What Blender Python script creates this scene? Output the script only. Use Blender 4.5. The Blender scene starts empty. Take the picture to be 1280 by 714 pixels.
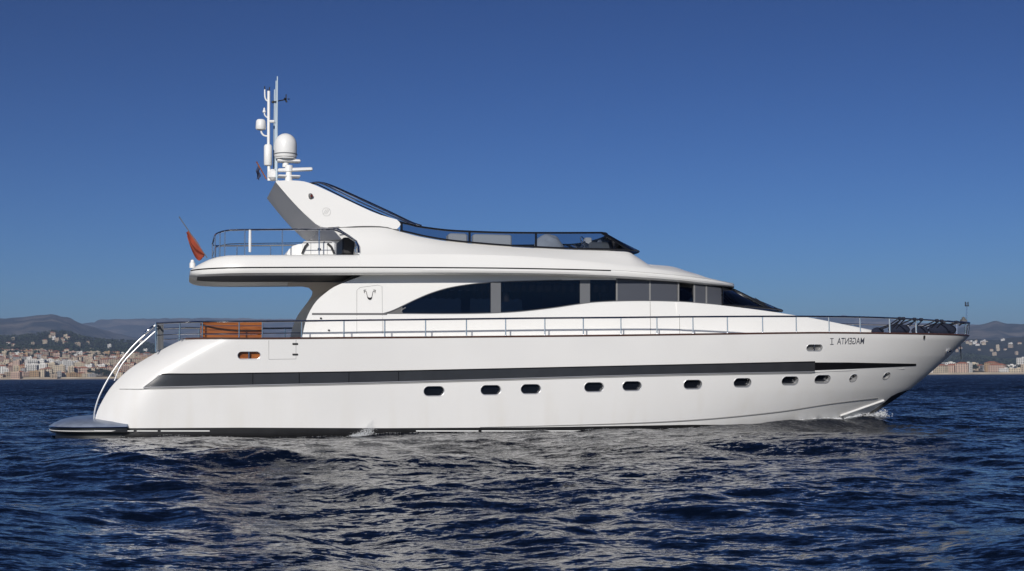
import bpy, bmesh, math, random
import numpy as np
from mathutils import Vector, Matrix
rnd = random.Random(7)
sc = bpy.context.scene
COL = sc.collection

# ------------------------------------------------------------------ camera, world, sun, exposure
PSI = math.radians(14)          # the yacht's heading relative to the picture plane (bow away)
F = 1700.0; HC = 1.78; D = 46.0
PITCH = math.atan((470 - 357) / F); ROLL = math.radians(.3)
cd = bpy.data.cameras.new('camera'); cam = bpy.data.objects.new('camera', cd); COL.objects.link(cam)
cd.sensor_width = 36; cd.lens = 36 * F / 1280; cd.clip_start = .5; cd.clip_end = 80000
cam.location = (0, -D, HC)
cam.matrix_world = Matrix.Translation((0, -D, HC)) @ Matrix.Rotation(math.pi / 2 + PITCH, 4, 'X') @ Matrix.Rotation(-ROLL, 4, 'Z')
sc.camera = cam
SUN_EL = math.radians(24); SUN_DIR = math.radians(11)     # light travels away from the camera, 10 degrees to the right
w = bpy.data.worlds.new('World'); sc.world = w; w.use_nodes = True
nt = w.node_tree; bg = nt.nodes['Background']
sky = nt.nodes.new('ShaderNodeTexSky'); sky.sky_type = 'NISHITA'; sky.sun_disc = False
sky.sun_elevation = SUN_EL; sky.sun_rotation = math.radians(180) + SUN_DIR
sky.air_density = 0.75; sky.dust_density = 0.15; sky.ozone_density = 3.0
gm = nt.nodes.new('ShaderNodeGamma'); gm.inputs[1].default_value = 1.7          # deepens the blue, as the photograph's exposure does
tn = nt.nodes.new('ShaderNodeMix'); tn.data_type = 'RGBA'; tn.blend_type = 'MULTIPLY'; tn.inputs[0].default_value = 1; tn.inputs[7].default_value = (.145, .20, .258, 1)
nt.links.new(sky.outputs[0], gm.inputs[0]); nt.links.new(gm.outputs[0], tn.inputs[6]); nt.links.new(tn.outputs[2], bg.inputs[0]); bg.inputs[1].default_value = 0.05
sl = bpy.data.lights.new('sun', 'SUN'); sun = bpy.data.objects.new('sun', sl); COL.objects.link(sun)
sl.energy = 4.15; sl.angle = math.radians(.5); sl.color = (1, .955, .89)
ldir = Vector((math.sin(SUN_DIR) * math.cos(SUN_EL), math.cos(SUN_DIR) * math.cos(SUN_EL), -math.sin(SUN_EL)))
sun.rotation_euler = ldir.to_track_quat('-Z', 'Y').to_euler()
sc.view_settings.view_transform = 'Standard'; sc.view_settings.look = 'None'
sc.view_settings.exposure = 0; sc.view_settings.gamma = 1
sc.render.engine = 'CYCLES'; sc.cycles.max_bounces = 10; sc.cycles.transparent_max_bounces = 24

# ------------------------------------------------------------------ measuring helpers
def ray(px, py):
    x = (px - 640) / F; y = -(py - 357) / F
    c, s = math.cos(ROLL), math.sin(ROLL)
    x, y = c * x + s * y, -s * x + c * y
    return x, math.cos(PITCH) - y * math.sin(PITCH), y * math.cos(PITCH) + math.sin(PITCH)
CP, SP = math.cos(PSI), math.sin(PSI)
def at(px, py, v):
    """photo point -> (u along the yacht, height) on the yacht's fore-and-aft plane at v"""
    x, y, z = ray(px, py)
    du, dv = CP * x + SP * y, -SP * x + CP * y
    t = (v + CP * D) / dv
    return -SP * D + t * du, HC + t * z
def P(px, py, v):
    u, h = at(px, py, v); return (u, v, h)
def hit(px, py, bf, lo=-3.6, hi=1.0):
    """first point of the near-side surface v = -bf(u, w) seen at a photo point"""
    n = 160; pv = lo; best = None
    for i in range(n + 1):
        v = lo + (hi - lo) * i / n
        u, h = at(px, py, v)
        g = -v - bf(u, h)
        if best is None or g < best[0]: best = (g, v)
        if g <= 0:
            a, b = pv, v
            for _ in range(24):
                m = (a + b) / 2; u, h = at(px, py, m)
                if -m - bf(u, h) <= 0: b = m
                else: a = m
            u, h = at(px, py, b); return u, b, h
        pv = v
    u, h = at(px, py, best[1]); return u, best[1], h
def interp(pts):
    pts = sorted(pts); xs = [p[0] for p in pts]; ys = [p[1] for p in pts]
    return lambda x: float(np.interp(x, xs, ys))
def smooth_curve(pts, n=8):
    """Catmull-Rom through 2D/3D points"""
    p = [Vector(list(q) + [0] * (3 - len(q))) for q in pts]; out = []
    for i in range(len(p) - 1):
        a = p[max(i - 1, 0)]; b = p[i]; c = p[i + 1]; d = p[min(i + 2, len(p) - 1)]
        for k in range(n):
            t = k / n
            out.append(.5 * ((2 * b) + (c - a) * t + (2 * a - 5 * b + 4 * c - d) * t * t + (3 * b - a - 3 * c + d) * t ** 3))
    out.append(p[-1]); return out
def sinterp(pts):
    c = smooth_curve(pts, 10); return interp([(q.x, q.y) for q in c])

# ------------------------------------------------------------------ materials
def mat(name, col, rough=.5, metal=0., noise=0., nscale=3., bump=0., bscale=40., coat=0., spec=None):
    m = bpy.data.materials.new(name); m.use_nodes = True
    n = m.node_tree.nodes; l = m.node_tree.links; b = n['Principled BSDF']
    b.inputs['Base Color'].default_value = (*col, 1); b.inputs['Roughness'].default_value = rough
    b.inputs['Metallic'].default_value = metal
    if coat: b.inputs['Coat Weight'].default_value = coat; b.inputs['Coat Roughness'].default_value = .04
    if spec is not None: b.inputs['Specular IOR Level'].default_value = spec
    if noise or bump:
        tc = n.new('ShaderNodeTexCoord')
    if noise:
        t = n.new('ShaderNodeTexNoise'); t.inputs['Scale'].default_value = nscale; t.inputs['Detail'].default_value = 6
        l.new(tc.outputs['Object'], t.inputs['Vector'])
        r = n.new('ShaderNodeValToRGB'); r.color_ramp.elements[0].position = .3; r.color_ramp.elements[1].position = .7
        r.color_ramp.elements[0].color = (*[c * (1 - noise) for c in col], 1)
        r.color_ramp.elements[1].color = (*[min(1, c * (1 + noise)) for c in col], 1)
        l.new(t.outputs['Fac'], r.inputs['Fac']); l.new(r.outputs['Color'], b.inputs['Base Color'])
    if bump:
        t2 = n.new('ShaderNodeTexNoise'); t2.inputs['Scale'].default_value = bscale; t2.inputs['Detail'].default_value = 4
        l.new(tc.outputs['Object'], t2.inputs['Vector'])
        bp = n.new('ShaderNodeBump'); bp.inputs['Strength'].default_value = bump; bp.inputs['Distance'].default_value = .02
        l.new(t2.outputs['Fac'], bp.inputs['Height']); l.new(bp.outputs['Normal'], b.inputs['Normal'])
    return m
def glass_mat(name, tint, refl_rough=.02):
    m = bpy.data.materials.new(name); m.use_nodes = True
    n = m.node_tree.nodes; l = m.node_tree.links; n.remove(n['Principled BSDF']); out = n['Material Output']
    tr = n.new('ShaderNodeBsdfTransparent'); tr.inputs[0].default_value = (*tint, 1)
    gl = n.new('ShaderNodeBsdfGlossy'); gl.inputs['Roughness'].default_value = refl_rough; gl.inputs[0].default_value = (.95, .95, .95, 1)
    fr = n.new('ShaderNodeFresnel'); fr.inputs[0].default_value = 1.5
    mx = n.new('ShaderNodeMixShader'); l.new(fr.outputs[0], mx.inputs[0]); l.new(tr.outputs[0], mx.inputs[1]); l.new(gl.outputs[0], mx.inputs[2])
    l.new(mx.outputs[0], out.inputs['Surface']); return m
M = {}
M['gelcoat'] = mat('white_gelcoat', (.80, .795, .775), .32, noise=.015, nscale=.7, coat=.12)
M['hullwhite'] = mat('white_hull_paint', (.735, .73, .72), .35, noise=.025, nscale=.5, spec=.35)
def hull_weather(m):
    n = m.node_tree.nodes; l = m.node_tree.links; b = n['Principled BSDF']; src = b.inputs['Base Color'].links[0].from_socket
    tc = n.new('ShaderNodeTexCoord'); mp = n.new('ShaderNodeMapping'); mp.inputs['Scale'].default_value = (1.6, 1.6, .16)
    t = n.new('ShaderNodeTexNoise'); t.inputs['Scale'].default_value = 1.5; t.inputs['Detail'].default_value = 7
    r = n.new('ShaderNodeMapRange'); r.inputs[1].default_value = .45; r.inputs[2].default_value = .75
    sx = n.new('ShaderNodeSeparateXYZ'); z = n.new('ShaderNodeMapRange'); z.inputs[1].default_value = .15; z.inputs[2].default_value = 1.7; z.inputs[3].default_value = .38; z.inputs[4].default_value = .05
    mu = n.new('ShaderNodeMath'); mu.operation = 'MULTIPLY'; mx = n.new('ShaderNodeMix'); mx.data_type = 'RGBA'; mx.inputs[7].default_value = (.62, .585, .52, 1)
    l.new(tc.outputs['Object'], mp.inputs[0]); l.new(mp.outputs[0], t.inputs['Vector']); l.new(t.outputs['Fac'], r.inputs[0])
    l.new(tc.outputs['Object'], sx.inputs[0]); l.new(sx.outputs[2], z.inputs[0]); l.new(r.outputs[0], mu.inputs[0]); l.new(z.outputs[0], mu.inputs[1])
    l.new(mu.outputs[0], mx.inputs[0]); l.new(src, mx.inputs[6]); l.new(mx.outputs[2], b.inputs['Base Color'])
hull_weather(M['hullwhite'])
M['band'] = mat('charcoal_band', (.035, .037, .042), .25, noise=.1, nscale=2)
M['bandblack'] = mat('black_stripe', (.008, .008, .009), .3)
M['antifoul'] = mat('black_bottom_paint', (.010, .010, .011), .45, noise=.3, nscale=3)
M['chrome'] = mat('polished_steel', (.72, .73, .75), .13, 1.)
M['steelrail'] = mat('rail_steel', (.62, .63, .66), .18, 1.)
M['glass'] = glass_mat('dark_saloon_glass', (.38, .385, .41))
M['wsglass'] = glass_mat('windshield_glass', (.16, .20, .26))
M['flyglass'] = glass_mat('smoked_screen', (.36, .42, .52))
M['portglass'] = mat('porthole_glass', (.006, .007, .01), .05)
M['blackframe'] = mat('black_frame', (.008, .009, .012), .25)
M['greypanel'] = mat('grey_window_panel', (.075, .08, .095), .3)
M['pillar'] = mat('grey_pillar', (.14, .145, .155), .35)
M['trim'] = mat('grey_trim', (.13, .13, .13), .4)
M['seam'] = mat('seam_grey', (.22, .22, .22), .5)
M['seamlight'] = mat('seam_light', (.5, .5, .49), .5)
M['warmgrey'] = mat('warm_grey_moulding', (.82, .75, .68), .5)  # warm tone stands in for light bounced off the teak deck
M['rim'] = mat('porthole_rim_steel', (.72, .72, .73), .36, .75)
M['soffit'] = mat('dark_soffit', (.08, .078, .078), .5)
M['toerail'] = mat('varnished_rail', (.07, .03, .022), .35, noise=.3, nscale=6)
M['deck'] = mat('teak_deck', (.44, .33, .22), .6, noise=.2, nscale=8)
M['wetdeck'] = mat('wet_grey_platform', (.19, .225, .30), .28, noise=.2, nscale=4)
M['interior'] = mat('dark_joinery', (.035, .025, .018), .5)
M['fabricgrey'] = mat('grey_canvas', (.42, .42, .42), .8, noise=.15, nscale=4, bump=.5, bscale=14)
M['beige'] = mat('beige_upholstery', (.62, .58, .52), .7)
M['fender'] = mat('navy_fender_cover', (.006, .011, .030), .9, bump=.4, bscale=30)
M['rope'] = mat('navy_line', (.01, .013, .028), .8)
M['white'] = mat('white_plastic', (.8, .8, .79), .35)
M['dark'] = mat('dark_plastic', (.02, .02, .022), .5)
M['blackname'] = mat('dark_lettering', (.05, .055, .075), .4)
def wood_mat():
    m = mat('varnished_teak', (.33, .105, .02), .3, coat=.2)
    n = m.node_tree.nodes; l = m.node_tree.links; b = n['Principled BSDF']
    tc = n.new('ShaderNodeTexCoord'); mp = n.new('ShaderNodeMapping'); mp.inputs['Scale'].default_value = (1, 1, 14)
    t = n.new('ShaderNodeTexNoise'); t.inputs['Scale'].default_value = 2.5; t.inputs['Detail'].default_value = 8
    r = n.new('ShaderNodeValToRGB'); r.color_ramp.elements[0].color = (.19, .05, .008, 1); r.color_ramp.elements[1].color = (.33, .105, .02, 1)
    r.color_ramp.elements[0].position = .35; r.color_ramp.elements[1].position = .65
    l.new(tc.outputs['Object'], mp.inputs[0]); l.new(mp.outputs[0], t.inputs['Vector']); l.new(t.outputs['Fac'], r.inputs['Fac']); l.new(r.outputs[0], b.inputs['Base Color'])
    return m
M['wood'] = wood_mat()

# ------------------------------------------------------------------ mesh helpers
class MB:
    def __init__(s): s.v = []; s.f = []; s.mi = []
    def add(s, vs, fs, mi=0):
        o = len(s.v); s.v += [tuple(p) for p in vs]; s.f += [tuple(i + o for i in f) for f in fs]; s.mi += [mi] * len(fs)
    def grid(s, rows, wrap=False, mi=0, flip=False):
        n = len(rows[0]); vs = [p for r in rows for p in r]; fs = []
        for i in range(len(rows) - 1):
            for j in range(n if wrap else n - 1):
                k = (j + 1) % n; q = (i * n + j, i * n + k, (i + 1) * n + k, (i + 1) * n + j)
                fs.append(q[::-1] if flip else q)
        s.add(vs, fs, mi)
    def sheet(s, near, th, mi=0):
        """closed slab: grid 'near' plus the same grid moved by th (vector or function of point)"""
        R = len(near); n = len(near[0])
        far = [[tuple(Vector(p) + (th(p) if callable(th) else Vector(th))) for p in r] for r in near]
        s.grid(near, mi=mi); s.grid(far, mi=mi, flip=True)
        ring = [near[0][j] for j in range(n)] + [near[i][-1] for i in range(1, R)] + [near[-1][j] for j in range(n - 2, -1, -1)] + [near[i][0] for i in range(R - 2, 0, -1)]
        rf = [far[0][j] for j in range(n)] + [far[i][-1] for i in range(1, R)] + [far[-1][j] for j in range(n - 2, -1, -1)] + [far[i][0] for i in range(R - 2, 0, -1)]
        s.grid([rf, ring], wrap=True, mi=mi)
    def mirror(s):
        o = len(s.v); s.v += [(a, -b, c) for a, b, c in s.v]; nf = len(s.f)
        s.f += [tuple(i + o for i in f)[::-1] for f in s.f[:nf]]; s.mi += s.mi[:nf]; return s
    def box(s, c, d, mi=0, rot=None, bev=0):
        x, y, z = [q / 2 for q in d]
        if bev:
            b = bev; ring = lambda k, zz: [(x - k, -y, zz), (x, -y + k, zz), (x, y - k, zz), (x - k, y, zz), (-x + k, y, zz), (-x, y - k, zz), (-x, -y + k, zz), (-x + k, -y, zz)]
            sh = lambda r, f: [(p[0] * (x - b) / x if f else p[0], p[1] * (y - b) / y if f else p[1], p[2]) for p in r]
            rows = [sh(ring(b, -z), 1), ring(b, -z + b), ring(b, z - b), sh(ring(b, z), 1)]
            vs = [p for r in rows for p in r]; fs = [tuple(range(7, -1, -1)), tuple(range(24, 32))]
            for i in range(3):
                for j in range(8): fs.append((i * 8 + j, i * 8 + (j + 1) % 8, i * 8 + 8 + (j + 1) % 8, i * 8 + 8 + j))
        else:
            vs = [(a * x, b_ * y, e * z) for a in (-1, 1) for b_ in (-1, 1) for e in (-1, 1)]
            fs = [(0, 1, 3, 2), (4, 6, 7, 5), (0, 4, 5, 1), (2, 3, 7, 6), (0, 2, 6, 4), (1, 5, 7, 3)]
        R = rot or Matrix.Identity(3)
        s.add([tuple(Vector(c) + R @ Vector(p)) for p in vs], fs, mi)
    def tube(s, pts, r, n=8, mi=0, cap=True):
        pts = [Vector(p) for p in pts]; rows = []; pn = None
        for i, p in enumerate(pts):
            t = (pts[min(i + 1, len(pts) - 1)] - pts[max(i - 1, 0)]).normalized()
            if pn is None:
                a = Vector((0, 0, 1)) if abs(t.z) < .9 else Vector((0, 1, 0)); pn = t.cross(a).normalized()
            else:
                q = pn - t * pn.dot(t); pn = q.normalized() if q.length > 1e-6 else pn
            bn = t.cross(pn); rr = r(i / (len(pts) - 1)) if callable(r) else r
            rows.append([tuple(p + (pn * math.cos(6.28318 * k / n) + bn * math.sin(6.28318 * k / n)) * rr) for k in range(n)])
        o = len(s.v); s.grid(rows, wrap=True, mi=mi)
        if cap:
            s.f.append(tuple(o + k for k in range(n))[::-1]); s.f.append(tuple(o + (len(rows) - 1) * n + k for k in range(n))); s.mi += [mi, mi]
    def lathe(s, c, prof, n=20, mi=0, rot=None):
        R = rot or Matrix.Identity(3)
        rows = [[tuple(Vector(c) + R @ Vector((r * math.cos(6.28318 * k / n), r * math.sin(6.28318 * k / n), z))) for k in range(n)] for r, z in prof]
        s.grid(rows, wrap=True, mi=mi, flip=False)
    def build(s, name, m, parent=None, smooth=40, loc=None, rz=0):
        me = bpy.data.meshes.new(name); me.from_pydata(s.v, [], s.f); me.update()
        for mm in (m if isinstance(m, (list, tuple)) else [m]): me.materials.append(mm)
        for p, i in zip(me.polygons, s.mi): p.material_index = i
        bm = bmesh.new(); bm.from_mesh(me); bmesh.ops.remove_doubles(bm, verts=bm.verts, dist=1e-5)
        bmesh.ops.recalc_face_normals(bm, faces=bm.faces); bm.to_mesh(me); bm.free()
        if smooth: me.shade_smooth(); me.set_sharp_from_angle(angle=math.radians(smooth))
        o = bpy.data.objects.new(name, me); COL.objects.link(o)
        if parent: o.parent = parent
        if loc: o.location = loc
        if rz: o.rotation_euler.z = rz
        return o
def both(mb, *a, **k):
    """the near-side piece and its twin on the far side, each an object of its own"""
    o = mb.build(*a, **k); m2 = MB(); m2.v = [(x, -y, z) for x, y, z in mb.v]; m2.f = [f[::-1] for f in mb.f]; m2.mi = mb.mi; m2.build(*a, **k); return o
def tag(o, label=None, cat=None, group=None, kind=None):
    for k, x in (('label', label), ('category', cat), ('group', group), ('kind', kind)):
        if x: o[k] = x
    return o
def world_of(u, v, h=0): return Vector((CP * u - SP * v, SP * u + CP * v, h))

# ------------------------------------------------------------------ sea (real displaced waves near, rippled sheet far)
def water_mat():
    m = bpy.data.materials.new('sea_water'); m.use_nodes = True
    n = m.node_tree.nodes; l = m.node_tree.links; b = n['Principled BSDF']
    b.inputs['Base Color'].default_value = (.0013, .0038, .0115, 1); b.inputs['Roughness'].default_value = .08; b.inputs['IOR'].default_value = 1.333
    geo = n.new('ShaderNodeNewGeometry'); acc = None
    # ripples too small for the mesh: tilts of the surface normal, two sizes, crests across the wind
    for sc_, amp, stretch in ((2.1, .85, (.75, 1.5, 0)), (9., 1.0, (.85, 1.3, 0))):
        mp = n.new('ShaderNodeMapping'); mp.inputs['Scale'].default_value = stretch; mp.inputs['Rotation'].default_value = (0, 0, .3)
        t = n.new('ShaderNodeTexNoise'); t.inputs['Scale'].default_value = sc_; t.inputs['Detail'].default_value = 4; t.inputs['Roughness'].default_value = .6
        sb = n.new('ShaderNodeVectorMath'); sb.operation = 'SUBTRACT'; sb.inputs[1].default_value = (.5, .5, .5)
        ml = n.new('ShaderNodeVectorMath'); ml.operation = 'MULTIPLY'; ml.inputs[1].default_value = (amp * .7, amp, 0)
        l.new(geo.outputs['Position'], mp.inputs[0]); l.new(mp.outputs[0], t.inputs['Vector']); l.new(t.outputs['Color'], sb.inputs[0]); l.new(sb.outputs[0], ml.inputs[0])
        ad = n.new('ShaderNodeVectorMath'); ad.operation = 'ADD'; l.new(ml.outputs[0], ad.inputs[0]); l.new(acc.outputs[0] if acc else geo.outputs['Normal'], ad.inputs[1]); acc = ad
    # wind patches: livelier and calmer areas
    pt = n.new('ShaderNodeTexNoise'); pt.inputs['Scale'].default_value = .09; pt.inputs['Detail'].default_value = 3; l.new(geo.outputs['Position'], pt.inputs['Vector'])
    pr = n.new('ShaderNodeMapRange'); pr.inputs[1].default_value = .36; pr.inputs[2].default_value = .64; pr.inputs[3].default_value = .62; pr.inputs[4].default_value = 1.15; l.new(pt.outputs['Fac'], pr.inputs[0])
    for vm in list(n):
        if vm.bl_idname == 'ShaderNodeVectorMath' and vm.operation == 'MULTIPLY':
            to = vm.outputs[0].links[0].to_socket; sv = n.new('ShaderNodeVectorMath'); sv.operation = 'SCALE'
            l.new(vm.outputs[0], sv.inputs[0]); l.new(pr.outputs[0], sv.inputs['Scale']); l.new(sv.outputs[0], to)
    # tilt put into the normals, growing with distance, to darken the far water's reflection
    sx_ = n.new('ShaderNodeSeparateXYZ'); l.new(geo.outputs['Position'], sx_.inputs[0])
    mr = n.new('ShaderNodeMapRange'); mr.inputs[1].default_value = -30; mr.inputs[2].default_value = 110; mr.inputs[3].default_value = .14; mr.inputs[4].default_value = 1; l.new(sx_.outputs[1], mr.inputs[0])
    bi = n.new('ShaderNodeVectorMath'); bi.operation = 'SCALE'; bi.inputs[0].default_value = (-.02, -.23, 0); l.new(mr.outputs[0], bi.inputs['Scale'])
    ad = n.new('ShaderNodeVectorMath'); ad.operation = 'ADD'; l.new(bi.outputs[0], ad.inputs[0]); l.new(acc.outputs[0], ad.inputs[1]); acc = ad
    nz = n.new('ShaderNodeVectorMath'); nz.operation = 'NORMALIZE'; l.new(acc.outputs[0], nz.inputs[0]); l.new(nz.outputs[0], b.inputs['Normal']); return m
M['sea'] = water_mat()
WAVES = []
def bow_wave(x, y):
    U = CP * x + SP * y; V = -SP * x + CP * y; q = np.clip((U + 3) / 16.4, 0, 1); d_ = -V - 3.0 * (1 - q ** 2.5) ** .6
    return np.where(d_ > -.8, .30 * np.exp(-((U - 9.8) / 2.6) ** 2) * np.exp(-((d_ - .2) / .6) ** 2) - .10 * np.exp(-((U - 9) / 3) ** 2) * np.exp(-((d_ - 1.9) / .7) ** 2), 0)
def sea_height(x, y):
    p_ = .78 + .22 * math.sin(x * .11 + 1.3 * math.sin(y * .07)) * math.sin(y * .13 + .9 * math.sin(x * .05 + 2))
    return sum(p_ * A * math.cos(k * (ca * x + sa * y) + ph) for k, ca, sa, A, ph in WAVES) + float(bow_wave(x, y))
def sea():
    rs = np.random.RandomState(3)
    th = np.concatenate([np.radians(np.linspace(-180, -34, 50)[:-1]), np.radians(np.linspace(-34, 34, 900)), np.radians(np.linspace(34, 180, 50)[1:-1])])
    r = [2.5]
    while r[-1] < 11: r.append(r[-1] * 1.02)
    while r[-1] < 480: r.append(r[-1] * (1.0034 if r[-1] < 90 else 1.007))
    while r[-1] < 15000: r.append(r[-1] * 1.06)
    r = np.array(r); nr, nt_ = len(r), len(th)
    R, T = np.meshgrid(r, th, indexing='ij')
    X = R * np.sin(T); Y = -D + R * np.cos(T); Z = np.zeros_like(X); DX = np.zeros_like(X); DY = np.zeros_like(X)
    cell = np.maximum(R * .0038, R * np.gradient(th)[None, :] * .8)
    near = R < 700; idx = np.where(near)
    x, y, c = X[idx], Y[idx], cell[idx]; z = np.zeros_like(x); dx = np.zeros_like(x); dy = np.zeros_like(x)
    # irregular patches: some water is livelier than other
    patch = .78 + .22 * np.sin(x * .11 + 1.3 * np.sin(y * .07)) * np.sin(y * .13 + .9 * np.sin(x * .05 + 2))
    L = np.concatenate([np.geomspace(17, 5, 10), np.geomspace(5, 1.6, 24), np.geomspace(1.6, .28, 60)])
    for Lk in L:
        k = 2 * math.pi / Lk; a = rs.normal(math.radians(205), math.radians(38))    # running towards the camera, from the left
        if Lk < 1.6: a = rs.normal(math.radians(205), math.radians(62))
        slope = .027 if Lk > 5 else (.019 if Lk > 1.6 else .020)
        A = slope / k * rs.uniform(.6, 1.3)
        ca, sa = math.sin(a), math.cos(a); ph = rs.uniform(0, 6.28); WAVES.append((k, ca, sa, A, ph))
        fade = np.clip((Lk / c - 2.5) / 3, 0, 1) * A * patch
        q = k * (ca * x + sa * y) + ph
        z += fade * np.cos(q); dx -= .55 * ca * fade * np.sin(q); dy -= .55 * sa * fade * np.sin(q)
    # the yacht's own bow wave along the side
    z += bow_wave(x, y)
    Z[idx] = z; X[idx] += dx; Y[idx] += dy
    vs = np.stack([X, Y, Z], -1).reshape(-1, 3)
    i, j = np.meshgrid(np.arange(nr - 1), np.arange(nt_), indexing='ij'); j2 = (j + 1) % nt_
    fs = np.stack([i * nt_ + j, i * nt_ + j2, (i + 1) * nt_ + j2, (i + 1) * nt_ + j], -1).reshape(-1, 4)
    me = bpy.data.meshes.new('sea'); me.vertices.add(len(vs)); me.vertices.foreach_set('co', vs.ravel())
    me.loops.add(fs.size); me.loops.foreach_set('vertex_index', fs.ravel().astype(np.int32))
    me.polygons.add(len(fs)); me.polygons.foreach_set('loop_start', np.arange(0, fs.size, 4, dtype=np.int32))
    me.update(); me.validate()
    me.polygons.foreach_set('use_smooth', np.ones(len(fs), bool)); me.materials.append(M['sea'])
    if me.polygons[0].normal.z < 0: me.flip_normals()
    o = bpy.data.objects.new('sea', me); COL.objects.link(o); o['kind'] = 'structure'
sea()

# ------------------------------------------------------------------ land
def polar(phi, r): return (r * math.sin(phi), -D + r * math.cos(phi))
def sil(pts, d):
    out = []
    for px, py in pts:
        x, y, z = ray(px, py); out.append((math.atan2(x, y), max(HC + d * z / math.hypot(x, y), 1.)))
    return sinterp(out)
def land_mat(name, dark, light, scale, lo=.42, hi=.62):
    m = bpy.data.materials.new(name); m.use_nodes = True
    n = m.node_tree.nodes; l = m.node_tree.links; b = n['Principled BSDF']; b.inputs['Roughness'].default_value = .95; b.inputs['Specular IOR Level'].default_value = .1
    g = n.new('ShaderNodeNewGeometry'); t = n.new('ShaderNodeTexNoise'); t.inputs['Scale'].default_value = scale; t.inputs['Detail'].default_value = 9; t.inputs['Roughness'].default_value = .68
    r = n.new('ShaderNodeValToRGB'); r.color_ramp.elements[0].color = (*dark, 1); r.color_ramp.elements[1].color = (*light, 1)
    r.color_ramp.elements[0].position = lo; r.color_ramp.elements[1].position = hi
    l.new(g.outputs['Position'], t.inputs['Vector']); l.new(t.outputs['Fac'], r.inputs['Fac']); l.new(r.outputs[0], b.inputs['Base Color']); return m
def vnoise(seed):
    rs = np.random.RandomState(seed); W = [(rs.uniform(-1, 1), rs.uniform(-1, 1), rs.uniform(0, 6.28)) for _ in range(24)]
    def f(x, y, s):
        t = 0.
        for i, (a, b, p) in enumerate(W):
            o = 1.5 ** (i // 4); t += math.sin((a * x + b * y) / s * 6.28 * o + p) / o
        return t / 6
    return f
GROUND = {}
def ridge(name, pts, d, delta, m, seed, rough, scale, na=420, nr=26):
    H = sil(pts, d); nz = vnoise(seed); rows = []
    def height(phi, r):
        q = (r - d) / delta
        s = max(0., 1 - q * q) if q < 0 else max(0., 1 - q * q * .6); s = s ** 1.3
        x, y = polar(phi, r); n = nz(x, y, scale)
        h = H(phi) * s * (1 + .012 * nz(phi * 900, 0, 14) + .010 * nz(phi * 900, 5, 5))
        return h * (1 + (rough * min(n - .45, .1) * min(1, (-.04 - q) * 6) if q < -.04 else 0)) - 3
    for i in range(nr):
        r = d + delta * (-1 + 1.9 * i / (nr - 1))
        rows.append([(*polar(phi, r), height(phi, r)) for phi in np.radians(np.linspace(-31, 31, na))])
    mb = MB(); mb.grid(rows); o = mb.build(name, m, smooth=180); o['kind'] = 'structure'
    return height
M['hill'] = land_mat('pine_hill', (.012, .018, .012), (.05, .05, .032), .012)
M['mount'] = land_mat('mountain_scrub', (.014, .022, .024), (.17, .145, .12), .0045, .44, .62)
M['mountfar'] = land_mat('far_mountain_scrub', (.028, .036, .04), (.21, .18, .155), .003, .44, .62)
M['town'] = land_mat('town_ground', (.035, .036, .022), (.22, .18, .13), .03, .42, .6)
M['beach'] = mat('beach_sand', (.42, .35, .26), .9, noise=.2, nscale=.05)
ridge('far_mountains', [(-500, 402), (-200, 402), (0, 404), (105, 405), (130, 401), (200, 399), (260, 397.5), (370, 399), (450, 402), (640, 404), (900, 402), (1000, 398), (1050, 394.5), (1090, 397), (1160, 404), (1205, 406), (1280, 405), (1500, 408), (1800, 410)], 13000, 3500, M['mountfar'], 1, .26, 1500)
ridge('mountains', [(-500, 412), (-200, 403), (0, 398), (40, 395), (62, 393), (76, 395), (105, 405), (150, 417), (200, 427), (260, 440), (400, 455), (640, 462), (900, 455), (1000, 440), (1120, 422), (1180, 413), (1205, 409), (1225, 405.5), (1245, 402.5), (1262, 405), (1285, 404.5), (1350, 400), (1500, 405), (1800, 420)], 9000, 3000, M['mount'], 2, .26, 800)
h_mid = ridge('foothills', [(-500, 464), (0, 466), (600, 466), (900, 462), (1000, 458), (1100, 441), (1180, 427), (1210, 423), (1250, 424), (1285, 420), (1500, 415), (1800, 430)], 5600, 1300, M['hill'], 3, .2, 380)
h_dark = ridge('wooded_hill', [(-500, 432), (-200, 425), (0, 421), (40, 418), (75, 414), (100, 420), (130, 425), (175, 428), (210, 435), (260, 445), (400, 458), (640, 464), (1000, 463), (1150, 454), (1190, 447), (1210, 443), (1240, 447), (1280, 449), (1500, 440), (1800, 450)], 4200, 800, M['hill'], 4, .08, 260)
Ht = sil([(-500, 440), (-200, 436), (0, 436), (60, 437), (100, 440), (150, 441), (200, 444), (300, 455), (640, 463), (1000, 464), (1150, 460), (1200, 458), (1280, 457), (1500, 450), (1800, 455)], 3300)
nzt = vnoise(9)
def h_town(phi, r):
    q = min(max((r - 2310) / 990, 0), 1.12)
    x, y = polar(phi, r)
    return 2.2 + (Ht(phi) - 2.2) * q ** .9 * (1 + .04 * nzt(x, y, 200))
mb = MB(); rows = []
for r in list(np.linspace(2302, 3500, 30)) + [3900, 5000, 9000, 14000]:
    rows.append([(*polar(p, r), h_town(p, r) if r < 3600 else -2) for p in np.radians(np.linspace(-31, 31, 300))])
mb.grid(rows); o = mb.build('shore_land', M['town'], smooth=180); o['kind'] = 'structure'
mb = MB(); rows = []
for r, h in ((2268, -.6), (2276, .4), (2296, 1.5), (2298, 3.4), (2304, 3.6), (2306, 1.5)):
    rows.append([(*polar(p, r), h) for p in np.radians(np.linspace(-31, 31, 300))])
mb.grid(rows); o = mb.build('beach', M['beach'], smooth=30); o['kind'] = 'structure'

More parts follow.
